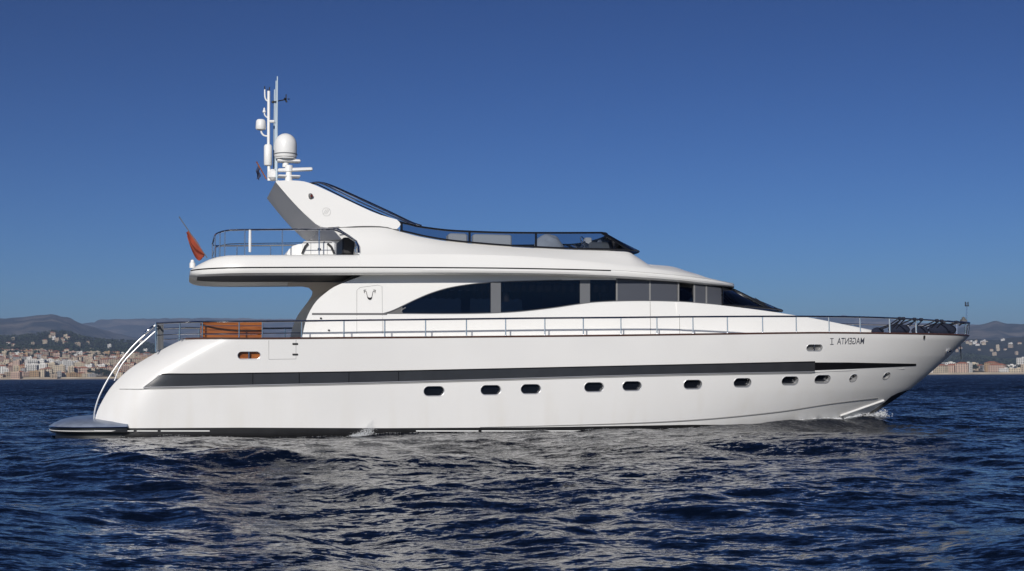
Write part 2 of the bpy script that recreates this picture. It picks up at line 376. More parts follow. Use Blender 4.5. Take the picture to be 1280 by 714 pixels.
# --- town buildings: a few built kinds, each standing building an object of its own
WALLS = {'cream': (.50, .42, .31), 'white': (.66, .64, .60), 'beige': (.40, .32, .235), 'pale pink': (.46, .33, .26), 'ochre': (.40, .27, .15), 'grey': (.33, .32, .31)}
MW = {k: mat('wall_' + k.replace(' ', '_'), c, .85, noise=.08, nscale=.2) for k, c in WALLS.items()}
M['tile'] = mat('terracotta_tiles', (.34, .125, .07), .85, noise=.25, nscale=.4)
M['flatroof'] = mat('flat_roof_gravel', (.40, .38, .35), .9)
M['winglass'] = mat('window_glass', (.03, .035, .04), .15)
def building_mesh(name, wdt, dep, st, roof, wall, kind=0):
    mb = MB(); h = st * 3.1
    mb.box((0, 0, h / 2 - 2), (wdt, dep, h + 4), 0)
    nb = max(2, int(wdt / 3.4))
    for s in range(st):
        z = s * 3.1 + 1.7
        for face in (-1, 1):
            for b in range(nb):
                x = (b + .5) / nb * wdt - wdt / 2
                mb.box((x, face * dep / 2, z), (1.5, .1, 1.7), 1)
        nd = max(1, int(dep / 4))
        for face in (-1, 1):
            for b in range(nd): mb.box((face * wdt / 2, (b + .5) / nd * dep - dep / 2, z), (.1, 1.3, 1.6), 1)
        if kind == 1 and s > 0: mb.box((0, -dep / 2 - .7, s * 3.1 + .5), (wdt * .92, 1.4, 1.0), 0); 
    if roof == 'tile':
        e = .5; a, b = wdt / 2 + e, dep / 2 + e; z = h + .05; k = min(wdt, dep) * .2; rx = max(wdt / 2 - dep / 2, .3)
        vs = [(-a, -b, z), (a, -b, z), (a, b, z), (-a, b, z), (-rx, 0, z + k), (rx, 0, z + k)]
        mb.add(vs, [(0, 1, 5, 4), (1, 2, 5), (2, 3, 4, 5), (3, 0, 4), (3, 2, 1, 0)], 2)
    else:
        for c, d_ in (((0, -dep / 2 + .15, h + .4), (wdt, .3, .9)), ((0, dep / 2 - .15, h + .4), (wdt, .3, .9)), ((-wdt / 2 + .15, 0, h + .4), (.3, dep - .7, .9)), ((wdt / 2 - .15, 0, h + .4), (.3, dep - .7, .9))): mb.box(c, d_, 0)
        mb.box((wdt * .2, 0, h + 1.2), (wdt * .25, dep * .4, 2.4), 0)
        mb.box((0, 0, h + .05), (wdt - .8, dep - .8, .1), 3)
    o = mb.build(name, [MW[wall], M['winglass'], M['tile'], M['flatroof']], smooth=0)
    return o
PROTO = {}
ORD = ['first', 'second', 'third', 'fourth', 'fifth', 'sixth', 'seventh', 'eighth', 'ninth', 'tenth', 'eleventh', 'twelfth', 'thirteenth', 'fourteenth', 'fifteenth', 'sixteenth', 'seventeenth', 'eighteenth', 'nineteenth', 'twentieth', 'twenty-first', 'twenty-second', 'twenty-third', 'twenty-fourth', 'twenty-fifth', 'twenty-sixth', 'twenty-seventh', 'twenty-eighth', 'twenty-ninth', 'thirtieth', 'thirty-first', 'thirty-second', 'thirty-third', 'thirty-fourth', 'thirty-fifth', 'thirty-sixth', 'thirty-seventh', 'thirty-eighth', 'thirty-ninth', 'fortieth', 'forty-first', 'forty-second', 'forty-third', 'forty-fourth', 'forty-fifth', 'forty-sixth', 'forty-seventh', 'forty-eighth', 'forty-ninth', 'fiftieth']
NUMW = {1: 'one', 2: 'two', 3: 'three', 4: 'four', 5: 'five', 6: 'six', 7: 'seven', 8: 'eight'}
def put_building(px, r, hf, wdt, dep, st, roof, wall, label, group, cat='building', name='town_building', kind=0):
    x, y, z = ray(px, 470); phi = math.atan2(x, y)
    key = (name, wdt, dep, st, roof, wall, kind)
    if key not in PROTO: o = PROTO[key] = building_mesh(name, wdt, dep, st, roof, wall, kind)
    else: o = PROTO[key].copy(); o.name = name; COL.objects.link(o)
    X, Y = polar(phi, r); o.location = (X, Y, hf(phi, r) - .3); o.rotation_euler.z = -phi + rnd.choice((-.5, -.35, -.2, 0, .15, .35, .5)) * rnd.uniform(.6, 1.2)
    tag(o, label, cat, group); return o
rows_left = [(2325, 'waterfront row', 2, 4), (2385, 'second row', 2, 5), (2460, 'third row', 2, 5), (2550, 'fourth row', 2, 4), (2660, 'fifth row', 2, 4), (2790, 'sixth row', 2, 3), (2940, 'seventh row', 2, 3), (3110, 'top row', 2, 3)]
sizes = [(7, 8), (9, 8), (11, 9), (14, 10), (18, 11)]
TREESPOTS = []
for ri, (r, rn, s0, s1) in enumerate(rows_left):
    px = -14 + ri * 2.1; k = 0
    while px < 218 and k < len(ORD):
        if ri == 0 and 116 < px < 143:           # a park of dark trees on the waterfront
            px = 144; continue
        wdt, dep = rnd.choice(sizes[:4] if ri > 2 or ri == 0 else sizes); st = rnd.randint(s0, s1)
        roof = 'tile' if rnd.random() < (.62 if ri else .4) else 'flat'
        wall = rnd.choice(['cream', 'cream', 'beige', 'white', 'pale pink', 'ochre', 'cream', 'beige', 'grey'])
        if ri in (1, 2) and 36 < px < 88: roof, wall, wdt, dep, st = 'flat', rnd.choice(['white', 'white', 'cream']), 18, 11, 4 + ri
        lab = f"{wall} {NUMW[st]}-storey {'terracotta-roofed' if roof == 'tile' else 'flat-roofed'} building, {ORD[k]} from left in {rn} of left-shore town"
        put_building(px + rnd.uniform(-1, 1), r + rnd.uniform(-35, 45), h_town, wdt, dep, st, roof, wall, lab, 'town buildings on the left shore', kind=rnd.randint(0, 1) if roof == 'flat' else 0)
        step = wdt / r * F * rnd.uniform(.78, 1.12) + (rnd.uniform(0, 5) if rnd.random() < .2 else 0)
        if step > 11.5: TREESPOTS.append((px + step * .7, r))
        px += step; k += 1
right = [(1122, 2340, 15, 12, 2, 'flat', 'white'), (1140, 2335, 20, 12, 3, 'flat', 'cream'), (1156, 2345, 14, 11, 3, 'tile', 'cream'), (1168, 2400, 17, 12, 3, 'flat', 'white'), (1176, 2345, 22, 12, 4, 'tile', 'cream'),
         (1186, 2460, 19, 12, 5, 'flat', 'white'), (1193, 2360, 26, 13, 4, 'tile', 'pale pink'), (1203, 2345, 20, 12, 5, 'tile', 'pale pink'), (1209, 2380, 14, 11, 5, 'flat', 'white'), (1214, 2620, 26, 13, 4, 'flat', 'cream'),
         (1226, 2540, 14, 11, 3, 'tile', 'beige'), (1240, 2420, 20, 12, 5, 'tile', 'ochre'), (1247, 2360, 26, 12, 4, 'tile', 'pale pink'), (1233, 2520, 17, 12, 3, 'flat', 'grey'), (1262, 2540, 20, 12, 3, 'flat', 'white'), (1271, 2350, 26, 12, 2, 'flat', 'cream'),
         (1278, 2500, 14, 11, 7, 'flat', 'white'), (1284, 2350, 20, 12, 4, 'flat', 'beige'), (1256, 2345, 14, 11, 2, 'flat', 'white'), (1294, 2420, 20, 12, 5, 'flat', 'cream')]
for k, (px, r, wdt, dep, st, roof, wall) in enumerate(sorted(right)):
    put_building(px, r, h_town, wdt, dep, st, roof, wall, f"{wall} {NUMW[st]}-storey {'terracotta-roofed' if roof == 'tile' else 'flat-roofed'} building, {ORD[k]} from left on right-hand shore beyond the bow", 'buildings on the right shore')
# villas on the wooded hill (left) and on the foothills (right)
vl = sorted([(rnd.uniform(-8, 205), rnd.uniform(3560, 4080)) for _ in range(26)] + [(rnd.uniform(62, 82), rnd.uniform(3850, 4080)) for _ in range(9)])
for k, (px, r) in enumerate(vl):
    wl = rnd.choice(['white', 'cream', 'cream', 'beige']); st = rnd.randint(2, 3); rf = rnd.choice(['tile', 'flat'])
    put_building(px, r, h_dark, *rnd.choice(sizes[:4]), st, rf, wl, f"{wl} {NUMW[st]}-storey {'tiled' if rf == 'tile' else 'flat-roofed'} villa, {ORD[k]} from left on the dark wooded hill", 'villas on the wooded hill', 'villa', 'villa')
vr = sorted([(rnd.uniform(1196, 1300), rnd.uniform(4500, 5350)) for _ in range(34)])
for k, (px, r) in enumerate(vr):
    wl = rnd.choice(['white', 'cream', 'cream', 'beige']); st = rnd.randint(2, 3); rf = rnd.choice(['tile', 'flat'])
    put_building(px, r, h_mid, *rnd.choice(sizes[1:4]), st, rf, wl, f"{wl} {NUMW[st]}-storey {'tiled' if rf == 'tile' else 'flat-roofed'} villa, {ORD[k]} from left on hazy slope right of the bow", 'villas on the hazy slope', 'villa', 'villa')

# --- trees
M['leaf'] = mat('pine_leaves', (.022, .034, .016), .9, noise=.45, nscale=.35)
M['bark'] = mat('bark', (.09, .065, .045), .9)
def tree_meshes(seed):
    rs = random.Random(seed); t = MB(); hh = rs.uniform(9, 13)
    t.tube([(0, 0, -2), (.2, .1, hh * .3), (.1, .2, hh * .6)], lambda q: .35 - .2 * q, 6)
    for k in range(4):
        a = k * 1.6 + rs.random(); t.tube([(.1, .1, hh * .4), (math.cos(a) * 1.6, math.sin(a) * 1.6, hh * .62)], lambda q: .16 - .09 * q, 5)
    c = MB(); cl = [(rs.gauss(0, 2.0), rs.gauss(0, 2.0), hh * .66 + rs.gauss(0, hh * .13), rs.uniform(1.1, 2.0)) for _ in range(11)]
    for _ in range(520):
        x, y, z, r = rs.choice(cl); d = Vector((rs.gauss(0, 1), rs.gauss(0, 1), rs.gauss(0, 1))).normalized() * r * rs.uniform(.55, 1.05)
        p = Vector((x, y, z)) + d; s = rs.uniform(.35, .8)
        a = Vector((rs.gauss(0, 1), rs.gauss(0, 1), rs.gauss(0, 1))).normalized(); b = a.cross(Vector((rs.gauss(0, 1), rs.gauss(0, 1), rs.gauss(0, 1)))).normalized()
        c.add([p - a * s, p + b * s * .6, p + a * s, p - b * s * .6], [(0, 1, 2, 3)])
    return t, c
kinds = []
for s in range(4):
    t, c = tree_meshes(40 + s); root = bpy.data.objects.new('pine_tree', None); COL.objects.link(root)
    t.build('trunk', M['bark'], root); c.build('crown', M['leaf'], root, smooth=0); kinds.append([root, False])
def put_tree(px, r, hf, sc_, label, group):
    k = rnd.choice(kinds)
    if not k[1]: o = k[0]; k[1] = True
    else:
        o = k[0].copy(); COL.objects.link(o)
        for ch in k[0].children:
            c = ch.copy(); COL.objects.link(c); c.parent = o
    x, y, z = ray(px, 470); phi = math.atan2(x, y); X, Y = polar(phi, r)
    o.location = (X, Y, hf(phi, r) - .2); o.rotation_euler.z = rnd.uniform(0, 6); o.scale = (sc_,) * 3
    tag(o, label, 'tree', group)
park = sorted([(rnd.uniform(117, 146), rnd.uniform(2318, 2400)) for _ in range(16)])
for k, (px, r) in enumerate(park): put_tree(px, r, h_town, rnd.uniform(.75, 1.1), f"dark leafy tree, {ORD[k]} from left in the waterfront park near the yacht's stern", 'trees in the waterfront park')
tl = sorted(TREESPOTS + [(rnd.uniform(0, 215), rnd.uniform(2330, 3200)) for _ in range(18)])[:46]
for k, (px, r) in enumerate(tl): put_tree(px, r + 20, h_town, rnd.uniform(.6, 1.1), f"dark green tree, {ORD[k]} from left among the roofs of the left-shore town", 'trees in the left town')
tr = sorted([(rnd.uniform(1128, 1285), rnd.uniform(2370, 2700)) for _ in range(40)])
for k, (px, r) in enumerate(tr): put_tree(px, r, h_town, rnd.uniform(.8, 1.3), f"dark green tree, {ORD[k]} from left behind the right-shore buildings", 'trees on the right shore')
# woods covering the hills: a mass nobody could count
c = MB(); rs = random.Random(5)
for _ in range(5200):
    side = rs.random()
    if side < .5: px, r, hf = rs.uniform(-60, 260), rs.uniform(3450, 4230), h_dark
    elif side < .6: px, r, hf = rs.choice((rs.uniform(235, 420), rs.uniform(960, 1115))), rs.uniform(2330, 3300), h_town
    elif side < .8: px, r, hf = rs.uniform(1100, 1320), rs.uniform(3450, 4230), h_dark
    else: px, r, hf = rs.uniform(-40, 260), rs.uniform(3000, 3480), h_town
    x, y, z = ray(px, 470); phi = math.atan2(x, y); X, Y = polar(phi, r); Z = hf(phi, r)
    for q in range(3):
        s = rs.uniform(2, 4.5); p = Vector((X + rs.gauss(0, 3), Y + rs.gauss(0, 3), Z + rs.uniform(1, 6)))
        a = Vector((rs.gauss(0, 1), rs.gauss(0, 1), rs.gauss(0, .5))).normalized(); b = a.cross(Vector((rs.gauss(0, 1), rs.gauss(0, 1), rs.gauss(0, 1)))).normalized()
        c.add([p - a * s, p + b * s * .7, p + a * s, p - b * s * .7], [(0, 1, 2, 3)])
tag(c.build('woods', M['leaf'], smooth=0), 'dark pine woods covering the hills behind the town', 'woods', kind='stuff')

# --- haze: one closed box of thin air round everything
mb = MB(); mb.box((0, 7000, 290), (22000, 24000, 590)); hz = mb.build('haze', [], smooth=0)
hm = bpy.data.materials.new('haze_air'); hm.use_nodes = True; n = hm.node_tree.nodes; n.remove(n['Principled BSDF'])
pv = n.new('ShaderNodeVolumePrincipled'); pv.inputs['Density'].default_value = 8.8e-5; pv.inputs['Color'].default_value = (.42, .56, .86, 1)
hm.node_tree.links.new(pv.outputs[0], n['Material Output'].inputs['Volume']); hz.data.materials.append(hm)
tag(hz, 'thin blue sea haze over the bay', 'haze', kind='stuff')

# ------------------------------------------------------------------ the yacht
Y = bpy.data.objects.new('motor_yacht', None); COL.objects.link(Y); Y.rotation_euler.z = PSI
tag(Y, 'large white motor yacht with dark side band, cruising broadside on the sea', 'yacht')
_ub = interp([(at(px, py, 0)[1], at(px, py, 0)[0]) for px, py in ((1205, 421), (1182, 446), (1157, 469), (1137, 486), (1113, 502.5), (1090, 518), (1040, 545), (980, 570))])
_us = sinterp(sorted([(at(px, py, -2.4)[1], at(px, py, -2.4)[0]) for px, py in ((228, 424.5), (214, 431), (200, 438.5), (180, 449.5), (160, 462.5), (140, 482), (128, 500), (120.5, 516), (117.5, 533), (117, 575))]))
U_TIP = at(1205, 421, 0)[0]
def hb(u, w_):
    ub, us = _ub(w_), _us(w_)
    t = min(max(w_ / 3.0, 0), 1.05)
    B = 3.03 + .17 * t
    if w_ < 0: B *= 1 + w_ * .3
    u0 = -3 + 4. * t; p = 2.4 + .8 * t
    x = min(max((u - u0) / (ub - u0), 0), 1)
    B *= 1 - .05 * min(max((-6 - u) / 8, 0), 1) ** 1.5
    b = B * (1 - x ** p) ** (.55 - .05 * t) * (1 - .5 * max(1 - t, 0) * x ** 5)
    d = u - us; R = 1.7
    if d < R:
        q = min(1, 1 - d / R); b -= .85 * q ** 2.7
    return b
def sheer_at(px, py):
    v = -3.
    for _ in range(60):
        u, h = at(px, py, v); v += .4 * (-hb(u, 3.03) - v)
    return u, h
_sh = [sheer_at(*q) for q in ((228, 424.5), (330, 424), (430, 423.2), (540, 422.4), (660, 421.3), (780, 420), (900, 418.3), (1000, 417), (1060, 417))]
_sh.append((U_TIP, at(1205, 421, 0)[1]))
sheer = sinterp(_sh); U_ST = _us(sheer(-10.8))
def wboot_pts():
    o = []
    for px, py in ((118, 534.3), (300, 534.6), (480, 535.3), (660, 534.2), (860, 531)): 
        u, v, h = hit(px, py, hb); o.append((u, h))
    return o
_fw = [hit(x, y, hb) for x, y in ((1085, 517), (1104, 504.5), (1113, 496), (1122, 491.5), (1131, 488.5))]
wb = interp(wboot_pts() + [(10.2, .06), (11.6, .08)] + [(a, c) for a, b, c in _fw] + [(_fw[-1][0] + 2, _fw[-1][2] + .25)])
def hull_rows(lo, hi, n):
    """rows of the shell from one height function to another; each runs along the near side, stern to stem"""
    rows = []
    S = np.concatenate([[0, .0012, .004, .008, .014, .021, .03, .04, .05], np.linspace(.06, .8, 60), np.linspace(.8, 1, 60)[1:]])
    for j in range(n + 1):
        t = j / n; row = []
        # ends of this row
        ue = 15.; 
        for _ in range(60): ue += .5 * (_ub(lo(ue) + t * (hi(ue) - lo(ue))) - ue)
        us = -12.
        for _ in range(60): us += .5 * (_us(lo(us) + t * (hi(us) - lo(us))) - us)
        for s in S:
            u = us + (ue - us) * s; h = lo(u) + t * (hi(u) - lo(u))
            b = hb(u, h) if s < 1 else 0.
            row.append((u, -max(b, 0), h))
        rows.append(row)
    return rows
def shell(rows):
    mb = MB()
    full = [[(r[0][0], 0, r[0][2])] + r + [(p[0], -p[1], p[2]) for p in r[::-1]][1:] for r in rows]
    mb.grid(full, wrap=True); return mb
hmb = shell(hull_rows(wb, lambda u: sheer(u), 44))
rows0 = hull_rows(wb, lambda u: sheer(u), 44)
# deck closing the hull, slightly below the edge
r = rows0[-1]; mbx = [[(p[0], p[1] * k, p[2] - (0 if k == 1 else .002)) for p in r] for k in (1, .5, 0, -.5, -1)]
hmb.grid(mbx)
r = rows0[0]; hmb.grid([[(p[0], p[1] * k, p[2]) for p in r] for k in (1, 0, -1)])
hull = hmb.build('hull', M['hullwhite'], Y, smooth=50)
bt = shell(hull_rows(lambda u: -.9 if u < 9 else -.9 + (u - 9) * .1, wb, 8)); bt.build('bottom_paint', M['antifoul'], hull, smooth=50)

def hn(u, w_):   # outward normal of the near side
    e = .03; du = (hb(u + e, w_) - hb(u - e, w_)) / (2 * e); dw = (hb(u, w_ + e) - hb(u, w_ - e)) / (2 * e)
    return Vector((-du, -1, -dw)).normalized()
def hp(px, py, off=.008):
    u, v, h = hit(px, py, hb); return Vector((u, v, h)) + hn(u, h) * off
def strip(mb, bf, x0, x1, top, bot, off, step=6, rows=3, mi=0, nf=None):
    xs = list(np.arange(x0, x1, step)) + [x1]; g = []
    for k in range(rows + 1):
        g.append([])
        for x in xs:
            y = top(x) + (bot(x) - top(x)) * k / rows
            u, v, h = hit(x, y, bf); g[-1].append(tuple(Vector((u, v, h)) + (nf(u, h) if nf else Vector((0, -1, 0))) * off))
    return g
# dark band: charcoal louvred length, then the thin black stripe to the bow
tb = sinterp([(180, 484.2), (190, 477), (203, 468.3), (260, 467.2), (480, 464), (800, 457), (1020, 451.8)])
bb = sinterp([(180, 485), (203, 483.8), (480, 477.6), (800, 468.6), (1018, 464.2)])
mb = MB(); mb.sheet(strip(mb, hb, 180, 1018, tb, bb, .03, 6, 3, nf=hn), (0, .05, 0)); band = mb.build('side_band', M['band'], hull, smooth=40)
mb = MB()
for x in (316, 374, 436, 498):
    mb.tube([hp(x, tb(x) + .6, .032), hp(x, bb(x) - .6, .032)], .012, 6)
mb.build('band_joint', M['bandblack'], band)
t2 = interp([(1018, 453), (1060, 453), (1145, 454.6)]); b2 = interp([(1018, 462.8), (1060, 461.2), (1145, 457.2)])
mb = MB(); mb.sheet(strip(mb, hb, 1016, 1145, t2, b2, .012, 5, 3, nf=hn), (0, .05, 0)); mb.build('bow_stripe', M['bandblack'], hull)
mb = MB()
mb.tube([hp(x, tb(x), .03) for x in list(range(203, 1018, 8)) + [1018]], .018, 6)
mb.build('upper_moulding', M['bandblack'], hull)
mb = MB(); mb.tube([hp(x, bb(x) + .4, .03) for x in list(range(180, 1018, 8)) + [1018]], .022, 6)
mb.tube([hp(x, y, .03) for x, y in ((179.5, 484.8), (190, 477), (203, 468))], .012, 6); mb.build('lower_moulding', M['rim'], hull)
mb = MB(); mb.tube([hp(x, bb(x) + 1.8, .02) for x in list(range(150, 1018, 8))] + [hp(x, y, .012) for x, y in ((1018, 465), (1060, 463), (1130, 460.5))], .012, 6); mb.build('knuckle_line', M['seamlight'], hull)
# chine line and bow spray rail
cl = sinterp([(480, 536), (660, 533), (840, 527), (960, 516.5), (1040, 504.5), (1104, 496.5)])
mb = MB(); mb.tube([hp(x, cl(x), .0) for x in range(600, 1104, 7)], lambda q: .010 + .014 * min(1, q * 2), 6); mb.build('chine_line', M['seam'], hull)
mb = MB(); mb.tube([hp(x, y, .03) for x, y in ((1050, 519), (1058, 516.3), (1080, 508.5), (1104, 500))], .035, 8); mb.build('spray_rail', M['hullwhite'], hull)
for x0, x1 in ((118, 167), (171, 197), (201, 262), (520, 598), (602, 760)):
    mb = MB(); mb.sheet(strip(mb, lambda u, h: hb(max(u, -11.2), h) + .0, max(x0, 118), x1, lambda x: 538.2, lambda x: 539.4, .012, 8, 1), (0, .03, 0)); mb.build('waterline_stripe', M['white'], hull)

# portholes: real pockets cut into the hull, a steel liner and glass in each
PH = [(542.5, 489, .33), (613.5, 487.6, .33), (663.5, 486.4, .33), (742.5, 484, .33), (790, 482.6, .33), (866, 480.7, .33), (928, 478.4, .33), (987.5, 476, .33), (1028, 474, .33), (1066.5, 472.6, .17), (1108, 470, .17)]
HW = [(311.3, 444.3, .34, .115), (1018, 434.8, .31, .115)]
def stadium(hx, r, n=10):
    o = []
    for k in range(n + 1): a = -math.pi / 2 + math.pi * k / n; o.append((hx - r + r * math.cos(a), r * math.sin(a)))
    for k in range(n + 1): a = math.pi / 2 + math.pi * k / n; o.append((-hx + r + r * math.cos(a), r * math.sin(a)))
    return o
def pocket(px, py, hx, r):
    u, v, h = hit(px, py, hb); nrm = hn(u, h); ax = nrm.cross(Vector((0, 0, 1))).normalized(); 
    if ax.x < 0: ax = -ax
    up = ax.cross(nrm).normalized()
    if up.z < 0: up = -up
    return Vector((u, v, h)), nrm, ax, up
cut = MB(); made = []
for px, py, hx, r in [(a, b, c, .155) for a, b, c in PH] + HW:
    o, nrm, ax, up = pocket(px, py, hx, r); st = stadium(hx, r)
    ring = lambda k, d: [tuple(o + ax * (x * k) + up * (y * k) + nrm * d) for x, y in st]
    made.append((o, nrm, ax, up, hx, r)); 
    i0 = len(cut.v); cut.grid([ring(1, .15), ring(1, -.17)], wrap=True); m_ = len(st)
    cut.f.append(tuple(range(i0, i0 + m_))[::-1]); cut.f.append(tuple(range(i0 + m_, i0 + 2 * m_))); cut.mi += [0, 0]
co = cut.build('cutter', M['white'], smooth=0); co.parent = Y
bo = hull.modifiers.new('b', 'BOOLEAN'); bo.object = co; bo.operation = 'DIFFERENCE'; bo.solver = 'EXACT'
dg = bpy.context.evaluated_depsgraph_get(); dg.update()
nm = bpy.data.meshes.new_from_object(hull.evaluated_get(dg)); hull.modifiers.clear(); hull.data = nm
nm.set_sharp_from_angle(angle=math.radians(35))
bpy.data.objects.remove(co)
for k, (o, nrm, ax, up, hx, r) in enumerate(made):
    hawse = k >= len(PH); st = stadium(hx, r); inner = stadium(hx - .03, r - .03)
    R = lambda pts, d: [tuple(o + ax * x + up * y + nrm * d) for x, y in pts]
    mb = MB(); mb.grid([R(st, -.14), R(stadium(hx + .006, r + .006), .006), R(st, .010), R(stadium(hx - .012, r - .012), .006), R(stadium(hx - .014, r - .014), -.13)], wrap=True)
    name = 'fairlead' if hawse else 'porthole'
    part = mb.build(name, M['rim'], hull, smooth=40)
    g = MB(); i = R(stadium(hx - .005, r - .005), -.125); g.add(i, [tuple(range(len(i)))])
    g.build('backing' if hawse else 'pane', (M['wood'] if k == len(PH) else M['trim']) if hawse else M['portglass'], part, smooth=0)
    if hawse:
        g = MB(); g.tube([o + up * (r - .01) - nrm * .02, o - up * (r - .01) - nrm * .02], .028, 8); g.build('roller', M['chrome'], part)

# name on the bow, reading backwards as it does in the picture
cu = bpy.data.curves.new('n', 'FONT'); cu.body = 'MAGENTA'; cu.size = 1; cu.shear = .0; cu.offset = .004
to = bpy.data.objects.new('n', cu); COL.objects.link(to); dg = bpy.context.evaluated_depsgraph_get()
tm = bpy.data.meshes.new_from_object(to.evaluated_get(dg)); bpy.data.objects.remove(to)
xs = [v.co.x for v in tm.vertices]; x0, x1 = min(xs), max(xs); ys = [v.co.y for v in tm.vertices]; y0, y1 = min(ys), max(ys)
ua, ub_ = hit(1046.3, 427, hb)[0], hit(1080, 426.5, hb)[0]; ha, hb2 = hit(1050, 430.6, hb)[2], hit(1050, 422.4, hb)[2]
for v in tm.vertices:
    a = 1 - (v.co.x - x0) / (x1 - x0); c_ = (v.co.y - y0) / (y1 - y0); a -= .012 * (c_ - .5)
    u = ua + (ub_ - ua) * a; h = ha + (hb2 - ha) * c_ + .015 * a
    v.co = Vector((u, -hb(u, h), h)) + hn(u, h) * .008
tm.materials.clear(); tm.materials.append(M['blackname'])
no = bpy.data.objects.new('name_lettering', tm); COL.objects.link(no); no.parent = hull

mb = MB()
for y in (423.2, 430.6): mb.tube([hp(1037.6, y, .006), hp(1041.8, y - .1, .006)], .010, 5)
mb.tube([hp(1039.7, 430.5, .006), hp(1039.7, 423.2, .006)], .013, 5)
mb.build('name_lettering', M['blackname'], hull)
# boarding gate in the bulwark, aft
mb = MB(); mb.tube([hp(336, 425.5, .0), hp(336, 449.3, .0), hp(370, 448.8, .0), hp(370, 425, .0)], .007, 5)
gate = mb.build('boarding_gate', M['seam'], hull)
for y in (430, 443.2):
    g = MB(); p = hp(369, y, .01); g.box(p, (.17, .03, .055), bev=.01); g.build('hinge', M['dark'], gate)
# toe rail on the sheer
mb = MB(); us_ = [U_ST + .1 + (U_TIP - U_ST - .1) * k / 130 for k in range(131)]
mb.tube([(u, -max(hb(u, sheer(u) - .01), 0), sheer(u) + .02) for u in us_], .03, 8); both(mb, 'toe_rail', M['toerail'], Y)
# mark: small hull drain and stain near the bow, anchor pocket with bow line
mb = MB(); mb.tube([hp(1155, 419.5, .02), hp(1154.8, 423, .02)], .035, 6); mb.build('drain', M['dark'], hull)
an = MB(); q = hp(1185, 437.5, .05); an.lathe(q, [(0, .05), (.07, .04), (.10, 0), (.07, -.04), (0, -.05)], 12); an.tube([q, q + Vector((-.12, -.02, -.06))], .035, 8)
an.build('anchor', M['chrome'], Y)
mb = MB(); mb.tube([P(1200, 431, .0), P(1201, 440, .0), P(1201.5, 449, .0)], .018, 6); mb.build('bow_line', M['rope'], Y)

# swim platform
mb = MB(); n_ = 40; UP = at(65, 533, 0)[0]; UH = at(160, 533, -2.6)[0]
def plat(k, h):
    r_ = []
    for i in range(n_ + 1):
        a = math.pi * i / n_; c_, s_ = math.cos(a), math.sin(a)
        r_.append((UH - (UH - UP) * k * abs(s_) ** .62, -2.98 * k * (abs(c_) ** .62) * (1 if c_ > 0 else -1), h))
    return r_
mb.grid([plat(.99, .345), plat(.985, .37), plat(.96, .42), plat(.88, .50), plat(.74, .57), plat(.5, .61), plat(.02, .63)])
pf = mb.build('swim_platform', M['wetdeck'], Y, smooth=45)
mb = MB(); mb.grid([plat(.02, .16), plat(.985, .16), plat(1, .19), plat(1, .335), plat(.99, .347)]); mb.build('platform_edge', M['bandblack'], pf, smooth=30)
mb = MB(); mb.grid([plat(.93, .19), plat(.94, -.25)]); mb.build('platform_skirt', M['antifoul'], pf)
mb = MB(); mb.tube(plat(1.004, .335), .022, 6); mb.build('rub_strip', M['chrome'], pf)
mb = MB(); mb.tube(plat(1.003, .235)[2:-2], .012, 6); mb.build('platform_stripe', M['white'], pf)
# stern handrails (both quarters) and the folded gangway
def stern_rail(pts, v, r): 
    c_ = smooth_curve([P(x, y, v) for x, y in pts], 6); mb = MB(); mb.tube(c_, r, 8); mb.build('stern_handrail', M['rim'], Y)
stern_rail([(117.5, 524), (119, 511), (126, 491), (142, 463), (165, 434), (184, 416), (197, 404)], -2.05, .022)
stern_rail([(143, 476), (152, 456), (170, 436), (195, 413.5)], 1.2, .02)
mb = MB(); mb.lathe(P(186, 413, -2.05), [(0, -.22), (.045, -.16), (.05, .0), (.045, .16), (0, .22)], 10, rot=Matrix.Rotation(math.radians(50), 3, 'Y')); mb.build('rail_grip', M['chrome'], Y)
mb = MB()
for k in range(5): u, h = at(197.5 + k * 1.6, 405, -1.6); u2, h2 = at(197.5 + k * 1.6, 437, -1.6); mb.box(((u), -1.6 + .0, (h + h2) / 2), (.025, .5, h - h2))
u, h = at(201, 421, -1.6); mb.box((u, -1.35, h), (.16, .04, .75)); mb.build('folded_gangway', M['pillar'], Y)

# ---- side rails
RT = sinterp([(195, 404.2), (250, 402.4), (377, 401.4), (430, 400.6), (560, 399.2), (660, 398), (760, 397.2), (860, 396.2), (975, 395.6), (1060, 396.2), (1120, 398), (1175, 401.2), (1208, 404.6)])
def rb(u): return max(hb(u, sheer(u)) - .07, 0.0)
def rail_pt(px):
    u, v, h = hit(px, RT(px), lambda a, b: rb(a) if a > -10.6 else rb(-10.6)); return u, v, h
rp = [rail_pt(x) for x in list(range(195, 1150, 9)) + [1150, 1160, 1170, 1178, 1185, 1190, 1195]]
hr = sinterp([(p[0], p[2]) for p in rp])
ue = max(p[0] for p in rp)
rail_u = [p[0] for p in rp if p[0] < 16.3]
def tip(k): return None
near = [(p[0], p[1], p[2]) for p in rp if p[0] < 16.2]
b0 = near[-1]; htip = at(1202, 404.6, 0)[1]; utip = at(1202, 404.6, 0)[0]
nose = [(b0[0] + (utip - b0[0]) * math.sin(a), b0[1] * math.cos(a), b0[2] + (htip - b0[2]) * math.sin(a)) for a in np.linspace(0, math.pi / 2, 9)][1:]
half = near + nose
mb = MB(); mb.tube(half + [(a, -b, c_) for a, b, c_ in half[::-1]][1:], .030, 8); rail = mb.build('side_rail', M['steelrail'], Y)
posts = [377, 430, 481, 532, 583, 632, 681, 729, 776, 821, 866, 909, 953, 995, 1036, 1075, 1112, 1145]
